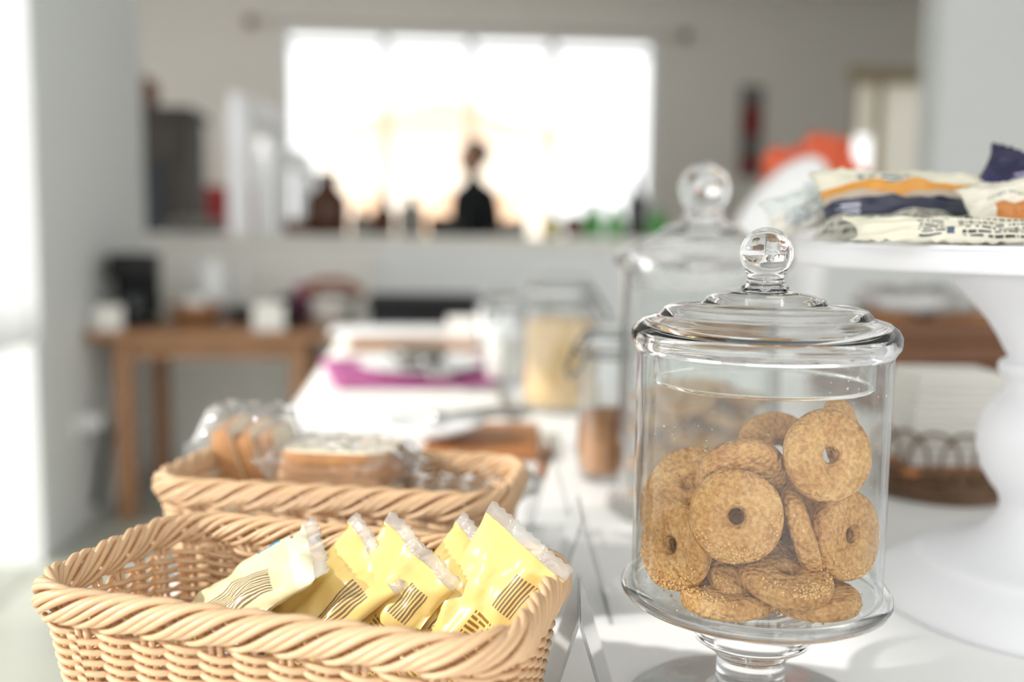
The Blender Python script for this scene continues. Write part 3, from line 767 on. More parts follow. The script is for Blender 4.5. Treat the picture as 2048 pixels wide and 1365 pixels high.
# ------------------------------------------------------------------ tall jar behind
TA = P(1388, 1022); TK = mpp((TA.x, TA.y, zat(800, TA)))
def tzf(py): return zat(py, TA)-TZ
k = TK
tj = thing('biscuit_jar', 'tall clear glass jar with pointed lid behind the footed cookie jar', 'jar', (TA.x, TA.y, TZ))
zt2 = tzf(545)
pr = [(1e-5, .001), (150*k, .001)] + arc(168*k, .006, .005, -90, 80, 8) + [(160*k, .016), (157*k, .03), (157*k, zt2), (152*k, zt2+.001), (149*k, zt2), (149*k, .024), (140*k, .014), (1e-5, .012)]
MB().lathe(pr, 72, cap=False).build('body', 'lid_glass', tj)
lp = [(30*k, tzf(436)), (52*k, tzf(446)), (72*k, tzf(454)), (90*k, tzf(468)), (130*k, tzf(487)), (160*k, tzf(502)), (172*k, tzf(512)), (173*k, tzf(524)), (166*k, tzf(534)), (160*k, zt2+.0015), (148*k, zt2+.0015), (146*k, tzf(575)), (140*k, tzf(575)), (141*k, tzf(530)), (120*k, tzf(505)), (80*k, tzf(482)), (40*k, tzf(462)), (1e-5, tzf(458))]
tl = MB().lathe(lp[::-1], 72, cap=False).build('lid', 'solid_glass', tj)
kz = tzf(378); kr = 49*k
kp = [(1e-5, tzf(440)), (44*k, tzf(440)), (38*k, tzf(432)), (36*k, tzf(424))] + [(kr*math.cos(math.radians(a)), kz+kr*1.06*math.sin(math.radians(a))) for a in range(-46, 90, 8)] + [(1e-5, kz+kr*1.06)]
MB().lathe(kp, 48, cap=False).build('knob', 'solid_glass', tl)
TM = [cookie_mesh(s, .0001, .027, .011, 40) for s in (2.2, 6.1)]
rnd = random.Random(11); zc = .020; top2 = tzf(745)
lay = 0
while zc < top2-.012:
    for i in range(4):
        a = i*math.pi/2+lay*.7
        o = link('round_biscuit', TM[(i+lay) % 2]); tag(o, 'round golden biscuit heaped inside the tall glass jar', 'biscuit', 'biscuits in the tall jar')
        o.matrix_world = Matrix.Translation((TA.x+.0385*math.cos(a), TA.y+.0385*math.sin(a), TZ+zc)) @ Matrix.Rotation(a, 4, 'Z') @ Matrix.Rotation(.22+rnd.uniform(-.12, .12), 4, 'Y') @ Matrix.Rotation(rnd.uniform(-.2, .2), 4, 'X')
    zc += .0155; lay += 1

# ------------------------------------------------------------------ clip-top jars
def bail_jar(label, px, py, half, topy, fill, fm, seg=40, extra=0):
    A_ = P(px, py); k = mpp((A_.x, A_.y, zat((py+topy)/2, A_))); R = half*k; Hh = zat(topy, A_)-TZ
    r = thing('clip_top_jar', label, 'jar', (A_.x, A_.y, TZ), rz=extra, group='clip top jars')
    zn = Hh*.80
    MB().lathe([(1e-5, .001), (R*.86, .001), (R*.97, .006), (R, .018), (R, zn-.03), (R*.93, zn-.012), (R*.80, zn), (R*.80, zn+.010), (R*.74, zn+.010), (R*.74, zn), (R*.88, zn-.015), (R*.95, zn-.032), (R*.95, .018), (R*.9, .008), (1e-5, .006)], seg, cap=False).build('body', 'lid_glass', r)
    MB().lathe([(1e-5, Hh), (R*.4, Hh), (R*.72, Hh-.008), (R*.84, zn+.020), (R*.84, zn+.013), (R*.70, zn+.011), (R*.6, zn+.02), (1e-5, zn+.022)], seg, cap=False).build('lid', 'lid_glass', r)
    MB().lathe([(R*.80, zn+.009), (R*.87, zn+.009), (R*.87, zn+.013), (R*.80, zn+.013)], seg).build('gasket', 'porcelain', r)
    MB().tube([(R*.84*math.cos(a*math.pi/18), R*.84*math.sin(a*math.pi/18), zn-.004) for a in range(36)], .0017, 6, True).build('neck_wire', 'chrome_dark', r)
    MB().tube([(R*.86*math.cos(a*math.pi/18), R*.86*math.sin(a*math.pi/18), zn+.019) for a in range(36)], .0017, 6, True).build('lid_wire', 'chrome_dark', r)
    MB().tube([(-R*.86, -.014, zn-.004), (-R*1.05, -.015, zn+.004), (-R*1.38, -.012, zn-.018), (-R*1.46, 0, zn-.026), (-R*1.38, .012, zn-.018), (-R*1.05, .015, zn+.004), (-R*.86, .014, zn-.004)], .0021, 6).build('clasp', 'chrome_dark', r)
    MB().tube([(-R*.86, -.008, zn+.019), (-R*1.15, -.008, zn+.006), (-R*1.15, .008, zn+.006), (-R*.86, .008, zn+.019)], .0017, 6).build('clasp_link', 'chrome_dark', r)
    f = MB().lathe([(1e-5, .007), (R*.88, .009), (R*.94, .019), (R*.94, Hh*fill-.008), (R*.9, Hh*fill-.002), (R*.5, Hh*fill+.004), (1e-5, Hh*fill+.006)], seg, cap=False)
    for i, v in enumerate(f.v):
        q = Vector(v); nn = noise.noise(q*120)*.0012; f.v[i] = (v[0]*(1-abs(nn)*4), v[1]*(1-abs(nn)*4), v[2]+nn*1.5*(v[2] > .02))
    f.build('contents', fm, r)['kind'] = 'stuff'
    return r
bail_jar('clip top glass jar of brown granola next to the tall biscuit jar', 1212, 958, 60, 640, .42, 'granola', extra=.35)
bail_jar('wide clip top glass jar of pale oats past the granola jar', 1118, 818, 78, 545, .66, 'oats', extra=2.3)
bail_jar('slim clip top glass jar of white flour beside the oats jar', 1004, 768, 36, 575, .45, 'paper', extra=1.0)

# ------------------------------------------------------------------ cake stand
SA = P(2092, 1205)
def sz(py): return zat(py, SA)-TZ
k = mpp((SA.x, SA.y, TZ+.12))
stn = thing('cake_stand', 'white turned wooden cake stand carrying pastry bags', 'cake stand', (SA.x, SA.y, TZ))
PT = sz(491); PR = .184
MB().lathe([(1e-5, PT-.0165), (PR-.006, PT-.0165)] + arc(PR-.003, PT-.0135, .003, -90, 0, 5) + [(PR, PT-.0045), (PR-.0006, PT-.004), (PR-.0006, PT-.0034), (PR+.0004, PT-.003)] + arc(PR-.0016, PT-.0018, .0018, 0, 90, 5) + [(PR-.006, PT-.0006), (1e-5, PT-.0006)], 128, cap=False).build('plate', 'white_paint', stn)
stp = [(1e-5, PT-.017), (220*k, PT-.017), (212*k, sz(572)), (190*k, sz(592)), (165*k, sz(618)), (142*k, sz(645)), (122*k, sz(676)), (106*k, sz(706)), (100*k, sz(716)), (101*k, sz(722)), (112*k, sz(726)), (117*k, sz(735)), (116*k, sz(746)), (108*k, sz(756)), (101*k, sz(764)), (100*k, sz(776)), (106*k, sz(790)), (122*k, sz(808)), (138*k, sz(834)), (147*k, sz(868)), (149*k, sz(892)), (145*k, sz(920)), (134*k, sz(950)), (118*k, sz(975)), (104*k, sz(992)), (98*k, sz(1008)), (99*k, sz(1030)), (104*k, sz(1040)), (108*k, sz(1044)), (116*k, sz(1058)), (136*k, sz(1076)), (170*k, sz(1094)), (212*k, sz(1106)), (238*k, sz(1110)), (248*k, sz(1114)), (252*k, sz(1122)), (258*k, sz(1128)), (285*k, sz(1140)), (312*k, sz(1158)), (328*k, sz(1176)), (335*k, .005), (335*k, .0), (1e-5, 0)]
MB().lathe(stp[::-1], 96, cap=False).build('pedestal', 'white_paint', stn)

# bags of pastries on the stand
ZP = TZ+PT-.0006
def lay_bag(name, label, w, h, T, seedv, px, py, dpt, ax, fc, mt, crinkle=.006, crimp=.06, part=None):
    m = pouch(w, h, T, seedv, crimp=crimp, nu=30, nv=30, crinkle=crinkle, e=3.0)
    o = m.build(name, mt); tag(o, label, 'bag', 'pastry bags on the cake stand')
    c = PD(px, py, dpt); zc = Vector(ax).normalized(); zw = rt*zc.x+up*zc.y-fw*zc.z
    orient(o, c-zw*(h/2), ax, fc)
    bpy.context.view_layer.update()
    lowest = min((o.matrix_world @ Vector(v.co)).z for v in o.data.vertices)
    o.location.z += (ZP+.0004)-lowest if part is None else part
    return o
lay_bag('pastry_bag', 'pastry bag printed in navy and orange, lying across the cake stand', .130, .056, .026, 2.1, 1822, 425, .665, (.02, .86, -.50), (0, .5, .86), 'bag_navy', crinkle=.008)
lay_bag('pastry_bag', 'cream pastry bag covered in small print at the cake stand edge', .125, .022, .010, 5.3, 1905, 470, .585, (.02, .70, -.7), (.0, .7, .7), 'bag_text', crinkle=.004, crimp=.08)
lay_bag('pastry_bag', 'cream pastry bag showing a golden bread picture', .075, .046, .020, 8.8, 2052, 440, .615, (-.1, .86, -.5), (-.15, .5, .86), 'bag_bread', crinkle=.008)
lay_bag('pastry_bag', 'dark violet pastry bag propped above the cream ones', .075, .060, .022, 3.7, 2062, 372, .660, (.55, .80, -.25), (-.35, .35, .86), 'bag_dark', crinkle=.007)
lay_bag('pastry_bag', 'whitish pastry bag with pale blue print at the stand rim', .052, .030, .018, 12.2, 1602, 455, .700, (-.25, .90, -.3), (-.2, .4, .9), 'bag_white', crinkle=.006)
lay_bag('pastry_bag', 'pale pastry bag lying behind the navy and orange one', .130, .050, .026, 16.4, 1790, 405, .745, (0, .9, -.4), (0, .4, .9), 'bag_white', crinkle=.008)

# ------------------------------------------------------------------ acrylic tent signs
def tent(label, px, py, sp, hh, ln, rz):
    a = P(px, py, TZ+hh)
    o = MB(); t = .0016
    for s_ in (-1, 1):
        xs = [(s_*.0008, hh), (s_*sp/2, 0), (s_*(sp/2-t*1.3), 0), (s_*.0004-s_*t*.2, hh-t*2.2)]
        o.add([(x, y, z) for y in (-ln/2, ln/2) for x, z in xs], [(0,1,2,3), (7,6,5,4), (0,4,5,1), (1,5,6,2), (2,6,7,3), (3,7,4,0)])
    r = o.build('acrylic_sign_holder', 'acrylic', None, False); r.location = (a.x, a.y, TZ); r.rotation_euler = (0, 0, rz)
    tag(r, label, 'sign holder', 'clear tent sign holders between baskets and jars'); return r
tent('clear acrylic tent holder beside the bread basket end', 1100, 886, .042, .072, .07, -.05)
tent('clear acrylic tent holder between the two wicker baskets and the tall jar', 1160, 1012, .044, .072, .07, -.12)
tent('clear acrylic tent holder between the packet basket and footed jar', 1158, 1190, .046, .072, .07, -.16)

# ------------------------------------------------------------------ napkin holder
NA = P(1880, 985); k = mpp((NA.x, NA.y, TZ+.05))
nh = thing('napkin_tray', 'dark twig napkin tray with looped sides behind the cake stand', 'tray', (NA.x, NA.y, TZ), -.1)
for i in range(5):
    MB().tube([((.064+.002*math.sin(i*2))*math.cos(a*math.pi/24), (.052+.002*math.cos(i))*math.sin(a*math.pi/24), .004+i*.0062+.001*math.sin(a*.9+i)) for a in range(48)], .0036, 6, True).build('twig_ring', 'wicker_dark', nh)
MB().lathe([(1e-5, .001), (.060, .001), (.060, .004), (1e-5, .004)], 40, cap=False).build('base', 'wicker_dark', nh)
MB().bbox(-.055, .055, -.044, .044, .026, .034, .003).build('shelf', 'wood_board', nh)
for i in range(7):
    a0 = -math.pi*.95+i*math.pi*.9/6
    c = Vector((.062*math.cos(a0), .052*math.sin(a0), .040)); tdir = Vector((-.062*math.sin(a0), .052*math.cos(a0), 0)).normalized()
    MB().tube([c+tdir*(.024*math.cos(q*math.pi/12))+Vector((0, 0, .030*math.sin(q*math.pi/12))) for q in range(24)], .0020, 6, True).build('loop', 'wicker_dark', nh)
nm = MB().bbox(-.046, .046, -.036, .036, 0, .0075, .0028).mesh('paper_napkin', 'napkin')
zn = .0345
rnd = random.Random(4)
for i in range(12):
    o = link('paper_napkin', nm); o.location = (NA.x+rnd.uniform(-.0012, .0012), NA.y+rnd.uniform(-.0012, .0012), TZ+zn+i*.0077); o.rotation_euler = (0, 0, -.1+rnd.uniform(-.02, .02))
    if i == 11:
        o.scale = (.96, .96, 1.2)
    tag(o, 'topmost folded white napkin of the stack in the twig tray' if i == 11 else ('lowest folded white napkin of the stack in the twig tray' if i == 0 else ORD[i]+' folded white napkin from the bottom of the stack in the twig tray'), 'napkin', 'napkins in the twig tray')

# ------------------------------------------------------------------ behind the cake stand: crate with wrapped loaves
CA = P(1850, 800)
cr_ = thing('wooden_crate', 'brown wooden crate of wrapped loaves behind the napkin tray', 'crate', (CA.x, CA.y, TZ), .05)
for sx, sy, lx, ly in ((0, -.105, .15, .006), (0, .105, .15, .006), (-.144, 0, .006, .1), (.144, 0, .006, .1)):
    for j in range(4): MB().bbox(sx-lx, sx+lx, sy-ly, sy+ly, .004+j*.034, .034+j*.034, .002).build('slat', 'wood_dark', cr_)
MB().bbox(-.14, .14, -.1, .1, 0, .006, .002).build('floor_board', 'wood_dark', cr_)
for k_, (x, y, lb) in enumerate(((-.07, 0, 'brown loaf in the wooden crate, on the side toward the jars'), (.06, .01, 'brown loaf in the wooden crate, on the side away from the jars'))):
    m = MB().sphere((0, 0, 0), 1, 20, 12, (.062, .085, .066))
    for i, v in enumerate(m.v): nn = 1+.08*noise.noise(Vector(v)*30+Vector((k_*7, 0, 0))); m.v[i] = (v[0]*nn, v[1]*nn, v[2]*nn)
    o = m.build('bread_loaf', 'granola'); o.location = (CA.x+x, CA.y+y, TZ+.080); tag(o, lb, 'loaf', 'loaves in the crate')
o = film_bag('clear wrapping sheet draped over the loaves in the crate', .14, .12, .035, 21., MWz((CA.x-.03, CA.y-.01, TZ+.143), .2), amp=.014, flap=.03); o['group'] = 'clear wrapping over the crate'
lf = thing('herb_sprig', 'dark green leafy sprig beside the crate under the stand', 'plant', (CA.x+.235, CA.y+.02, TZ))
rnd = random.Random(9)
for i in range(16):
    a = rnd.random()*6.283; l_ = rnd.uniform(.03, .06); b_ = Vector((rnd.uniform(-.05, .05), rnd.uniform(-.03, .03), rnd.uniform(.06, .15))); d_ = Vector((math.cos(a), math.sin(a), rnd.uniform(.1, .9))).normalized(); s_ = d_.cross(Vector((0, 0, 1))).normalized()*.010
    m = MB(); m.add([b_, b_+d_*l_*.5+s_, b_+d_*l_, b_+d_*l_*.5-s_, b_+d_*l_*.5+Vector((0, 0, .003))], [(0,1,4), (1,2,4), (2,3,4), (3,0,4)]); m.build('leaf', 'leaf', lf)
MB().tube([(0, 0, 0), (.01, 0, .06), (.0, .01, .14)], .004, 5).build('stem', 'leaf', lf)

# white arched vase and orange frilled ornament further back
VA = P(1530, 720)
pts = [PD(1500, 560, dep(VA)), PD(1496, 500, dep(VA)), PD(1508, 450, dep(VA)), PD(1535, 410, dep(VA)), PD(1572, 374, dep(VA)), PD(1608, 352, dep(VA))]
pts = [Vector((p.x, VA.y, p.z)) for p in pts]; pts = [Vector((pts[0].x, VA.y, TZ+.004))]+pts
m = MB(); kk = mpp(VA)
dense = []; rad = []; rs = [62, 50, 44, 44, 44, 44, 40]
for i in range(len(pts)-1):
    for j in range(5): t = j/5; dense.append(pts[i].lerp(pts[i+1], t)); rad.append((rs[i]*(1-t)+rs[i+1]*t)*kk)
dense.append(pts[-1]); rad.append(rs[-1]*kk); dense += [pts[-1]+(pts[-1]-pts[-2]).normalized()*(kk*22), pts[-1]+(pts[-1]-pts[-2]).normalized()*(kk*36)]; rad += [32*kk, 8*kk]
m.tube(dense, rad, 20); o = m.build('curved_vase', 'porcelain'); tag(o, 'white ceramic piece curving upward in front of the orange ornament', 'ornament')
OA = P(1612, 705)
om = MB(); kk = mpp(OA); nb = 60
cz = zat(390, OA)
orr = thing('orange_ornament', 'coral orange frilled fan ornament behind the white curved ceramic', 'ornament', (OA.x, OA.y, TZ))
for f_ in range(9):
    a0 = math.radians(-10+f_*25); L = (118+14*math.sin(f_*2.3))*kk
    mm = MB(); w0 = .036
    rows = 8
    for j in range(rows+1):
        t = j/rows; wd_ = w0*(.35+.65*math.sin(math.pi*(.15+.75*t)))
        for i in range(5):
            q = (i/4-.5)*2*wd_
            x = math.cos(a0)*L*t-math.sin(a0)*q; z = math.sin(a0)*L*t+math.cos(a0)*q
            mm.v.append((x, .012*math.sin(i*2.2+f_)+.010*(f_ % 2)-.02*t, cz-TZ-.005+z))
    for j in range(rows):
        for i in range(4): a = j*5+i; mm.f.append((a, a+1, a+6, a+5))
    o = mm.build('frond', 'orange', orr); md = o.modifiers.new('t', 'SOLIDIFY'); md.thickness = .006
MB().lathe([(1e-5, 0), (.05, 0), (.055, .01), (.03, .04), (.026, .12), (.05, cz-TZ-.06), (.062, cz-TZ), (.03, cz-TZ+.03), (1e-5, cz-TZ+.035)], 24, cap=False).build('pedestal', 'porcelain', orr)

# ------------------------------------------------------------------ plates, cloths and boards along the table
def cloth(name, label, corners, m, cat, th=.004):
    c = [P(*q) for q in corners]; mb = MB(); n = 14
    for j in range(n+1):
        for i in range(n+1):
            u, v = i/n, j/n; p = (c[0].lerp(c[1], u)).lerp(c[3].lerp(c[2], u), v)
            mb.v.append((p.x, p.y, TZ+.0035+.0014*noise.noise(Vector((u*5, v*5, len(name))))))
    for j in range(n):
        for i in range(n): a = j*(n+1)+i; mb.f.append((a, a+1, a+n+2, a+n+1))
    o = mb.build(name, m); md = o.modifiers.new('t', 'SOLIDIFY'); md.thickness = th*.5; md.offset = 1; return tag(o, label, cat)
cloth('table_runner', 'white cloth runner spread at the far end of the buffet table', [(572, 856), (1040, 872), (960, 655), (696, 657)], 'white_cloth', 'cloth')
def plate(name, label, px, py, half, z0, m='porcelain', cat='plate', grp='serving plates'):
    a = P(px, py, z0); r = half*mpp(a)
    o = MB().lathe([(1e-5, .002), (r*.55, .002), (r*.62, .001), (r*.66, .004), (r*.98, .013), (r, .0145), (r*.985, .016), (r*.66, .0075), (r*.6, .006), (1e-5, .006)], 48, cap=False).build(name, m)
    o.location = (a.x, a.y, z0); return tag(o, label, cat, grp), a, r
o = cloth('napkin_cloth', 'magenta cloth folded under the far serving plate', [(672, 788), (996, 784), (992, 724), (640, 730)], 'purple_cloth', 'cloth'); o.location.z = .006
_, pa, prr = plate('serving_plate', 'white serving plate resting on the magenta cloth', 842, 742, 124, TZ+.0125)
o = MB().lathe([(1e-5, .0), (.03, .0), (.05, .02), (.056, .034), (.052, .034), (.044, .018), (1e-5, .006)], 32, cap=False).build('metal_bowl', 'grey_metal'); o.location = (pa.x-.005, pa.y+.01, TZ+.0185); tag(o, 'small grey metal bowl on the plate over the magenta cloth', 'bowl')
def tongs(label, px, py, z0, rz, ln=.17):
    a = P(px, py, z0); r = thing('serving_tongs', label, 'tongs', (a.x, a.y, z0), rz, 'serving tongs')
    for s_ in (-1, 1):
        MB().tube([(0, 0, .003), (s_*.012, -ln*.3, .006), (s_*.016, -ln*.7, .008), (s_*.010, -ln, .006)], [.0045, .0045, .004, .006], 8).build('arm', 'steel', r)
        MB().sphere((s_*.010, -ln, .007), .014, 12, 8, (1, 1.5, .35)).build('tip', 'steel', r)
    MB().sphere((0, 0, .004), .010, 10, 8).build('hinge', 'steel', r)
    return r
tongs('steel tongs lying over the magenta cloth plate', 852, 728, TZ+.0300, .12)
bd = P(968, 893)
o = MB().bbox(-.068, .068, -.085, .085, 0, .014, .005).build('serving_board', 'wood_board'); o.location = (bd.x, bd.y, TZ+.001); o.rotation_euler = (0, 0, -.12); tag(o, 'orange brown wooden board under the near plate, past the bread basket', 'board')
o = cloth('napkin_cloth', 'dark crimson cloth under the plate on the wooden board', [(826, 900), (905, 902), (905, 872), (826, 868)], 'crimson_cloth', 'cloth'); o.location.z = .0155
plate('serving_plate', 'white serving plate on the wooden board by the bread basket', 862, 866, 108, TZ+.0230)
tongs('steel tongs lying on the plate over the wooden board', 876, 845, TZ+.0400, 1.9, .10)
o = MB().bbox(-.14, .14, -.06, .06, 0, .016, .005).build('serving_board', 'wood'); q = P(828, 702); o.location = (q.x, q.y, TZ+.007); tag(o, 'light wooden board behind the magenta cloth', 'board')
o = MB().bbox(-.17, .17, -.08, .08, 0, .014, .006).build('pastry_tray', 'porcelain'); q = P(800, 672); o.location = (q.x, q.y, TZ+.007); tag(o, 'long white tray at the far end of the buffet table', 'tray')
def card(label, px, py, wpx, hpx, base, grp='white name cards'):
    a = base; k = mpp(a); r = wpx*k/2; h = hpx*k
    m = MB().add([(-r, -.02, 0), (r, -.02, 0), (r, 0, h), (-r, 0, h), (-r, .02, 0), (r, .02, 0)], [(0,1,2,3), (3,2,5,4), (0,3,4), (1,5,2), (0,4,5,1)])
    o = m.build('name_card', 'paper', None, False); o.location = a; return tag(o, label, 'card', grp)
card('white folded card standing at the far end of the long table', 0, 0, 56, 62, P(922, 694, TZ+.007))
q = P(1008, 712); o = MB().lathe([(1e-5, .0), (.040, 0), (.046, .01), (.046, .10), (.042, .10), (.042, .012), (1e-5, .008)], 28, cap=False).build('sugar_pot', 'porcelain'); o.location = (q.x-.005, q.y+.12, TZ+.001); tag(o, 'white porcelain pot behind the slim flour jar', 'pot')

# ------------------------------------------------------------------ wooden side table with coffee things
s0 = P(255, 1040, 0); SY = s0.y
sxl, sxr = max(LX+.01, PY(165, 690, SY).x), PY(694, 690, SY).x
sth = zat(664, Vector(((sxl+sxr)/2, SY-.05, 0)))
st = thing('side_table', 'brown wooden side table against the half wall', 'table', (0, 0, 0))
SD = .62
MB().bbox(sxl, sxr, SY-.06, SY+SD, sth-.036, sth, .005).build('tabletop', 'wood', st)
lx1, lx2 = PY(252, 900, SY).x, PY(600, 900, SY).x
for x in (lx1, lx2):
    for y in (SY+.02, SY+SD-.06): MB().bbox(x-.033, x+.033, y-.033, y+.033, 0, sth-.036, .004).build('leg', 'wood', st)
for y in (SY+.02, SY+SD-.06): MB().box(lx1+.03, lx2-.03, y-.012, y+.012, sth-.11, sth-.036).build('apron_board', 'wood', st, False)
for x in (lx1, lx2): MB().box(x-.012, x+.012, SY+.05, SY+SD-.09, sth-.11, sth-.036).build('apron_board', 'wood', st, False)
# coffee maker
def on_side(px, back=.2): p = PY(px, 660, SY+back); return Vector((p.x, SY+back, sth))
q = on_side(272, .22); kk = mpp(q); ht = zat(508, q)-sth
cmk = thing('coffee_maker', 'black drip coffee maker with glass carafe on the side table', 'coffee maker', q, .12)
MB().bbox(-.085, .085, -.12, .12, 0, .035, .01).build('base', 'black_plastic', cmk)
MB().bbox(-.085, .085, .03, .12, .035, ht, .012).build('tank', 'black_plastic', cmk)
MB().bbox(-.088, .088, -.11, .122, ht-.10, ht, .014).build('brew_head', 'black_plastic', cmk)
MB().lathe([(1e-5, .036), (.058, .036), (.066, .06), (.064, .10), (.045, .14), (.04, .15), (1e-5, .15)], 28, (.0, -.045, 0), cap=False).build('carafe', 'dark_glass', cmk)
MB().tube([(.055, -.06, .14), (.10, -.09, .13), (.11, -.095, .09), (.066, -.07, .06)], .009, 8).build('handle', 'black_plastic', cmk)
MB().lathe([(1e-5, 0), (.02, 0), (.02, .006), (1e-5, .006)], 16, cap=False).build('switch', 'steel', cmk).location = (.05, -.09, .034)
card('white folded card in front of the coffee maker', 0, 0, 56, 50, on_side(217, .0))
card('white folded card beside the dark insulated jug', 0, 0, 62, 56, on_side(538, .0))
def pot(name, label, p, prof, m, cat, grp=None, seg=28):
    o = MB().lathe(prof, seg, cap=False).build(name, m); o.location = p; return tag(o, label, cat, grp)
q = on_side(392, .25)
pot('woven_bowl', 'tan woven bowl between the coffee maker and the white kettle', q, [(1e-5, 0), (.07, 0), (.105, .06), (.11, .085), (.104, .085), (.095, .06), (1e-5, .012)], 'wood', 'bowl')
pot('paper_cup', 'pale paper cup lying in the tan woven bowl', q+Vector((0, 0, .013)), [(1e-5, 0), (.04, 0), (.055, .105), (.05, .105), (.036, .006), (1e-5, .005)], 'paper', 'cup')
q = on_side(427, .44); ke = thing('kettle', 'white kettle behind the woven bowl on the side table', 'kettle', q)
MB().lathe([(1e-5, 0), (.075, 0), (.08, .01), (.07, .16), (.06, .22), (.05, .25), (.02, .265), (1e-5, .27)], 28, cap=False).build('body', 'porcelain', ke)
MB().tube([(.06, 0, .22), (.12, 0, .22), (.125, 0, .10), (.078, 0, .04)], .011, 8).build('handle', 'porcelain', ke)
MB().tube([(-.06, 0, .14), (-.10, 0, .19), (-.115, 0, .23)], [.018, .013, .010], 8).build('spout', 'porcelain', ke)
q = on_side(496, .36); pot('ash_bowl', 'small dark bowl between the woven bowl and the insulated jug', q, [(1e-5, 0), (.05, 0), (.08, .04), (.085, .065), (.08, .065), (.07, .04), (1e-5, .01)], 'dark_cabinet', 'bowl')
q = on_side(575, .15); jg = thing('insulated_jug', 'black tapered insulated jug on the side table', 'jug', q)
hj = zat(588, q)-sth
MB().lathe([(1e-5, 0), (.062, 0), (.062, .01), (.045, hj-.03), (.035, hj-.01), (1e-5, hj)], 28, cap=False).build('body', 'black_plastic', jg)
MB().tube([(.045, 0, hj-.03), (.085, 0, hj-.03), (.085, 0, .05), (.058, 0, .03)], .008, 8).build('handle', 'black_plastic', jg)
q = on_side(612, .50); pot('magenta_canister', 'magenta canister behind the black jug', q, [(1e-5, 0), (.05, 0), (.052, .14), (.045, .155), (1e-5, .16)], 'purple_cloth', 'canister')
q = on_side(664, .25); hb_ = thing('handled_hamper', 'pale lined basket with arched brown handle on the side table', 'basket', q)
MB().lathe([(1e-5, 0), (.085, 0), (.105, .11), (.108, .125), (.100, .125), (.095, .10), (1e-5, .02)], 32, cap=False).build('body', 'white_cloth', hb_)
MB().tube([(.115*math.cos(math.pi*i/14), 0, .12+.062*math.sin(math.pi*i/14)) for i in range(15)], .019, 8).build('handle', 'handle_wood', hb_)
MB().tube([(.107*math.cos(math.pi*i/16), .107*math.sin(math.pi*i/16), .125) for i in range(32)], .008, 8, True).build('rim', 'wood_dark', hb_)
# black bench-like case beyond the table
ba, bb = PY(738, 640, SY-.1), PY(962, 640, SY-.1); zt_ = zat(598, Vector((ba.x, SY-.1, 0)))
bk = thing('black_cabinet', 'low black cabinet standing beyond the far table end', 'cabinet', ((ba.x+bb.x)/2, SY+.1, 0)); hw = (bb.x-ba.x)/2
MB().bbox(-hw, hw, -.2, .2, .06, zt_-.03, .006).build('body', 'black_plastic', bk)
MB().bbox(-hw-.01, hw+.01, -.215, .21, zt_-.03, zt_, .005).build('top', 'black_plastic', bk)
for s_ in (-1, 1):
    d_ = MB().bbox(s_*hw/2-hw/2+.008, s_*hw/2+hw/2-.008, -.212, -.2, .08, zt_-.05, .003).build('door', 'black_plastic', bk)
    MB().tube([(s_*.02, -.225, zt_*.5), (s_*.02, -.225, zt_*.6)], .005, 6).build('handle', 'steel', d_)
    MB().box(s_*hw*.9-.02, s_*hw*.9+.02, -.18, .18, 0, .06).build('foot', 'black_plastic', bk)

# ------------------------------------------------------------------ on the half-wall ledge
def on_ledge(px): p = PY(px, 470, BY+.06); return Vector((p.x, BY+.06, LEDGE))
def bottle(label, px, topy, half, m, capm, name='bottle', neck=.36, shoulder=.55):
    q = on_ledge(px); k = mpp(q); R = half*k; Hh = zat(topy, q)-LEDGE
    r = thing(name, label, 'bottle', q, 0, 'bottles on the half wall ledge')
    MB().lathe([(1e-5, 0), (R*.94, 0), (R, .006), (R, Hh*shoulder), (R*.86, Hh*(shoulder+.08)), (R*neck*1.15, Hh*(shoulder+.2)), (R*neck, Hh*(shoulder+.27)), (R*neck, Hh*.92), (1e-5, Hh*.92)], 20, cap=False).build('body', m, r)
    MB().lathe([(R*neck*1.12, Hh*.86), (R*neck*1.15, Hh*.99), (1e-5, Hh)], 16, cap=False).build('cap', capm, r)
    return r
bottle('brown glass bottle with black cap, tallest by the white stand', 655, 344, 42, 'amber_glass', 'black_plastic', neck=.46)
bottle('small grey bottle beside the brown glass bottle', 722, 412, 20, 'grey_metal', 'grey_metal')
bottle('small brown bottle beside the small grey one', 766, 394, 24, 'amber_glass', 'amber_glass')
bottle('grey narrow necked bottle beside the small brown one', 822, 386, 27, 'grey_metal', 'grey_metal')
bottle('green glass bottle with cork top nearest the black capped bottle', 1186, 402, 20, 'green_glass', 'wood_dark', neck=.5)
bottle('green glass bottle directly beside the black capped bottle', 1229, 412, 20, 'green_glass', 'green_glass', neck=.5)
bottle('black bottle with tall black cap among the green ones', 1271, 348, 20, 'dark_glass', 'black_plastic')
bottle('green glass bottle past the black bottle', 1313, 420, 20, 'green_glass', 'green_glass', neck=.5)
def low(name, label, px, topy, half, m, cat, ty='pot'):
    q = on_ledge(px); k = mpp(q); R = half*k; Hh = max(.02, zat(topy, q)-LEDGE)
    o = MB().lathe([(1e-5, 0), (R*.8, 0), (R, Hh*.3), (R, Hh*.75), (R*.8, Hh*.95), (R*.3, Hh), (1e-5, Hh)], 24, cap=False).build(name, m); o.location = q; return tag(o, label, cat)
low('yellow_jar', 'squat yellow jar on the half wall ledge', 1103, 436, 20, 'yellow_glass', 'jar')
low('brown_jar', 'squat brown jar between the yellow jar and the green bottles', 1146, 430, 20, 'wood_dark', 'jar')
low('grey_box_tin', 'low grey tin between the person and the yellow jar', 1030, 440, 26, 'grey_metal', 'tin')
low('dark_tray_stack', 'low dark stack beside the narrow necked bottle', 884, 432, 30, 'dark_cabinet', 'stack')
low('brown_crock', 'low brown crock at the foot of the white stand', 592, 438, 24, 'wood_dark', 'crock')
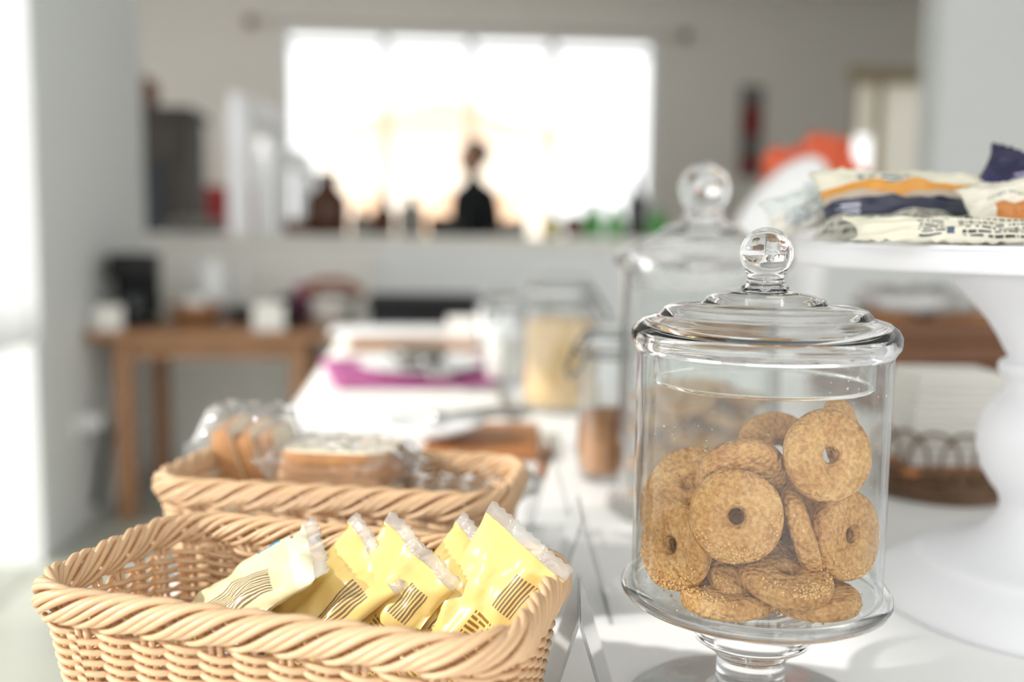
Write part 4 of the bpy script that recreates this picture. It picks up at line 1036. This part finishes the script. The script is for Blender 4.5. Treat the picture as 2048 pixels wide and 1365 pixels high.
low('grey_dome', 'grey dome lidded dish at the corner of the half wall', 392, 436, 56, 'grey_metal', 'dish')

# ------------------------------------------------------------------ beyond the opening
RY = 6.0
def room(px, py, y=RY): return PY(px, py, y)
a, b = room(262, 300).x-.3, room(378, 300).x; zt_ = zat(232, Vector((b, RY, 0)))
cab = thing('tall_cabinet', 'tall dark cabinet in the shade beyond the half wall', 'cabinet', ((a+b)/2, RY, 0)); hw = (b-a)/2
MB().box(-hw, hw, .0, .45, .05, zt_).build('body', 'dark_cabinet', cab, False)
MB().box(-hw-.02, hw+.02, -.03, .47, zt_, zt_+.05).build('cornice', 'dark_cabinet', cab, False)
zc_ = zat(330, Vector((b, RY, 0)))
MB().box(-hw+.03, hw-.14, -.02, 0, .08, zc_).build('door', 'dark_navy', cab, False)
MB().box(-hw+.03, hw-.03, -.02, 0, zc_+.03, zt_-.03).build('door', 'dark_cabinet', cab, False)
MB().box(-hw, hw, 0, .44, 0, .05).build('plinth', 'dark_navy', cab, False)
q = room(322, 200); o = MB().sphere((0, 0, .10), .10, 16, 10, (1.1, .8, 1)).build('dark_basket', 'wood_dark'); o.location = ((a+b)/2, RY+.2, zt_+.05); tag(o, 'dark round basket on top of the tall cabinet', 'basket')
# red armchair
q = PY(462, 420, 7.6); zr_ = zat(372, Vector((q.x, 7.6, 0)))
ac = thing('red_armchair', 'red upholstered chair half hidden by the white stand', 'chair', (q.x, 7.45, 0))
MB().bbox(-.22, .22, -.24, .24, .28, .46, .05).build('seat', 'red_cloth', ac)
MB().bbox(-.22, .22, .14, .26, .44, zr_, .05).build('backrest', 'red_cloth', ac)
for sx in (-.18, .18):
    for sy in (-.19, .19): MB().box(sx-.02, sx+.02, sy-.02, sy+.02, 0, .29).build('leg', 'wood_dark', ac, False)
# white stepped stand of posts with slanted rails
def stand(label, pl, pt_, pr_, prt, y0):
    A_ = PY(pl, 400, y0); zt1 = zat(pt_, A_); B_ = PY(pr_, 400, y0+1.1); zt2_ = zat(prt, B_)
    r = thing('white_stand', label, 'stand', (A_.x, y0, 0), 0, 'white slanted rail stands')
    dx, dy = B_.x-A_.x, 1.1; zt_m = max(zt1, zt2_)
    w_ = .055
    MB().add([(0, 0, zt1-.10), (w_, -.02, zt1-.10), (w_, -.02, zt1), (0, 0, zt1), (dx, dy, zt2_-.10), (dx+w_, dy-.02, zt2_-.10), (dx+w_, dy-.02, zt2_), (dx, dy, zt2_)], [(0,1,2,3), (4,7,6,5), (0,4,5,1), (1,5,6,2), (2,6,7,3), (3,7,4,0)]).build('top_rail', 'white_paint', r, False)
    MB().box(-.01, .085, -.03, .03, 0, zt1-.08).build('post', 'white_paint', r, False)
    MB().box(dx-.01, dx+.07, dy-.03, dy+.03, 0, zt2_-.08).build('post', 'white_paint', r, False)
    for t in (.3, .55, .8): MB().box(dx*t, dx*t+.03, dy*t-.012, dy*t+.012, .3, zt1+(zt2_-zt1)*t-.08).build('slat', 'white_paint', r, False)
    MB().add([(0, 0, .28), (.04, -.02, .28), (.04, -.02, .34), (0, 0, .34), (dx, dy, .28), (dx+.04, dy-.02, .28), (dx+.04, dy-.02, .34), (dx, dy, .34)], [(0,1,2,3), (4,7,6,5), (0,4,5,1), (1,5,6,2), (2,6,7,3), (3,7,4,0)]).build('bottom_rail', 'white_paint', r, False)
stand('white wooden stand with slanted rail, the taller of two', 462, 186, 556, 226, 5.9)
stand('white wooden stand with slanted rail, the lower brighter of two', 516, 276, 606, 310, 5.5)
# wall hanging
q = PY(1505, 170, FY); h0, h1 = zat(172, q), zat(356, q); k = mpp(q)
wh = thing('wall_hanging', 'narrow grey wall hanging with dark red motifs', 'wall hanging', (q.x, FY-.012, 0))
MB().box(-24*k, 24*k, 0, .012, h1, h0).build('panel', 'banner_grey', wh, False)
for ya, yb, m_ in ((215, 272, 'banner_red'), (315, 348, 'banner_red')):
    MB().box(-20*k, 20*k, -.006, 0, zat(yb, q), zat(ya, q)).build('motif', m_, wh, False)

# ------------------------------------------------------------------ person before the window
PYD = 6.9
pc = PY(946, 400, PYD)
def person(label, loc, rz):
    r = thing('person', label, 'person', loc, rz)
    me = bpy.data.meshes.new('body'); V = []; E = []; R = []
    def v(x, y, z, rx, ry=None, link_=None):
        V.append((x, y, z)); R.append((rx, ry or rx))
        if link_ is not None: E.append((link_, len(V)-1))
        return len(V)-1
    pel = v(0, 0, .95, .15, .11); wst = v(0, 0, 1.08, .135, .10, pel); ch = v(0, .01, 1.27, .16, .115, wst); sh = v(0, .01, 1.41, .12, .09, ch); nk = v(0, 0, 1.49, .052, .055, sh); nk2 = v(0, -.012, 1.545, .05, .052, nk)
    for s_ in (-1, 1):
        s1 = v(s_*.17, .01, 1.39, .065, .065, sh); el = v(s_*.235, .03, 1.12, .043, .043, s1); wr_ = v(s_*.23, -.06, .89, .030, .026, el); pm = v(s_*.225, -.085, .83, .034, .018, wr_)
        for f_ in range(4):
            a1 = v(s_*.225+(f_-1.5)*.016, -.10, .775, .009, .009, pm); v(s_*.225+(f_-1.5)*.016, -.095, .735+abs(f_-1.4)*.006, .008, .008, a1)
        t1 = v(s_*.20, -.11, .81, .010, .010, pm); v(s_*.197, -.12, .785, .009, .009, t1)
        hp = v(s_*.09, 0, .90, .09, .095, pel); kn = v(s_*.10, -.01, .50, .058, .06, hp); an = v(s_*.10, .02, .09, .04, .042, kn); v(s_*.11, -.13, .035, .036, .028, an)
    me.from_pydata(V, E, []); o = link('body', me, r)
    sk = o.modifiers.new('skin', 'SKIN'); 
    for i, d in enumerate(me.skin_vertices[0].data if me.skin_vertices else []): d.radius = R[i]
    if not me.skin_vertices:
        bpy.context.view_layer.objects.active = o
    else: me.skin_vertices[0].data[0].use_root = True
    sb = o.modifiers.new('sub', 'SUBSURF'); sb.levels = 2; sb.render_levels = 2
    me.materials.append(MATS['black_cloth'])
    hd = MB().sphere((0, -.015, 1.64), .1, 20, 14, (.76, .95, 1.18))
    hd.sphere((0, -.115, 1.625), .017, 10, 8, (.8, 1, 1.3)); hd.sphere((0, -.098, 1.585), .02, 10, 6, (1.2, .5, .35))
    for s_ in (-1, 1): hd.sphere((s_*.078, 0, 1.63), .022, 10, 8, (.4, .8, 1.3))
    h = hd.build('head', 'skin', r)
    hr = MB().sphere((0, .02, 1.675), .105, 20, 14, (.84, .98, .98)); hr.sphere((0, .095, 1.70), .05, 14, 10)
    hr.build('hair', 'hair', h)
    for s_ in (-1, 1): MB().sphere((s_*.03, -.098, 1.645), .010, 8, 6).build('eye', 'black_plastic', h)
    return r
person('person in a black top standing beyond the half wall before the window', (pc.x, PYD, 0), math.radians(-55))
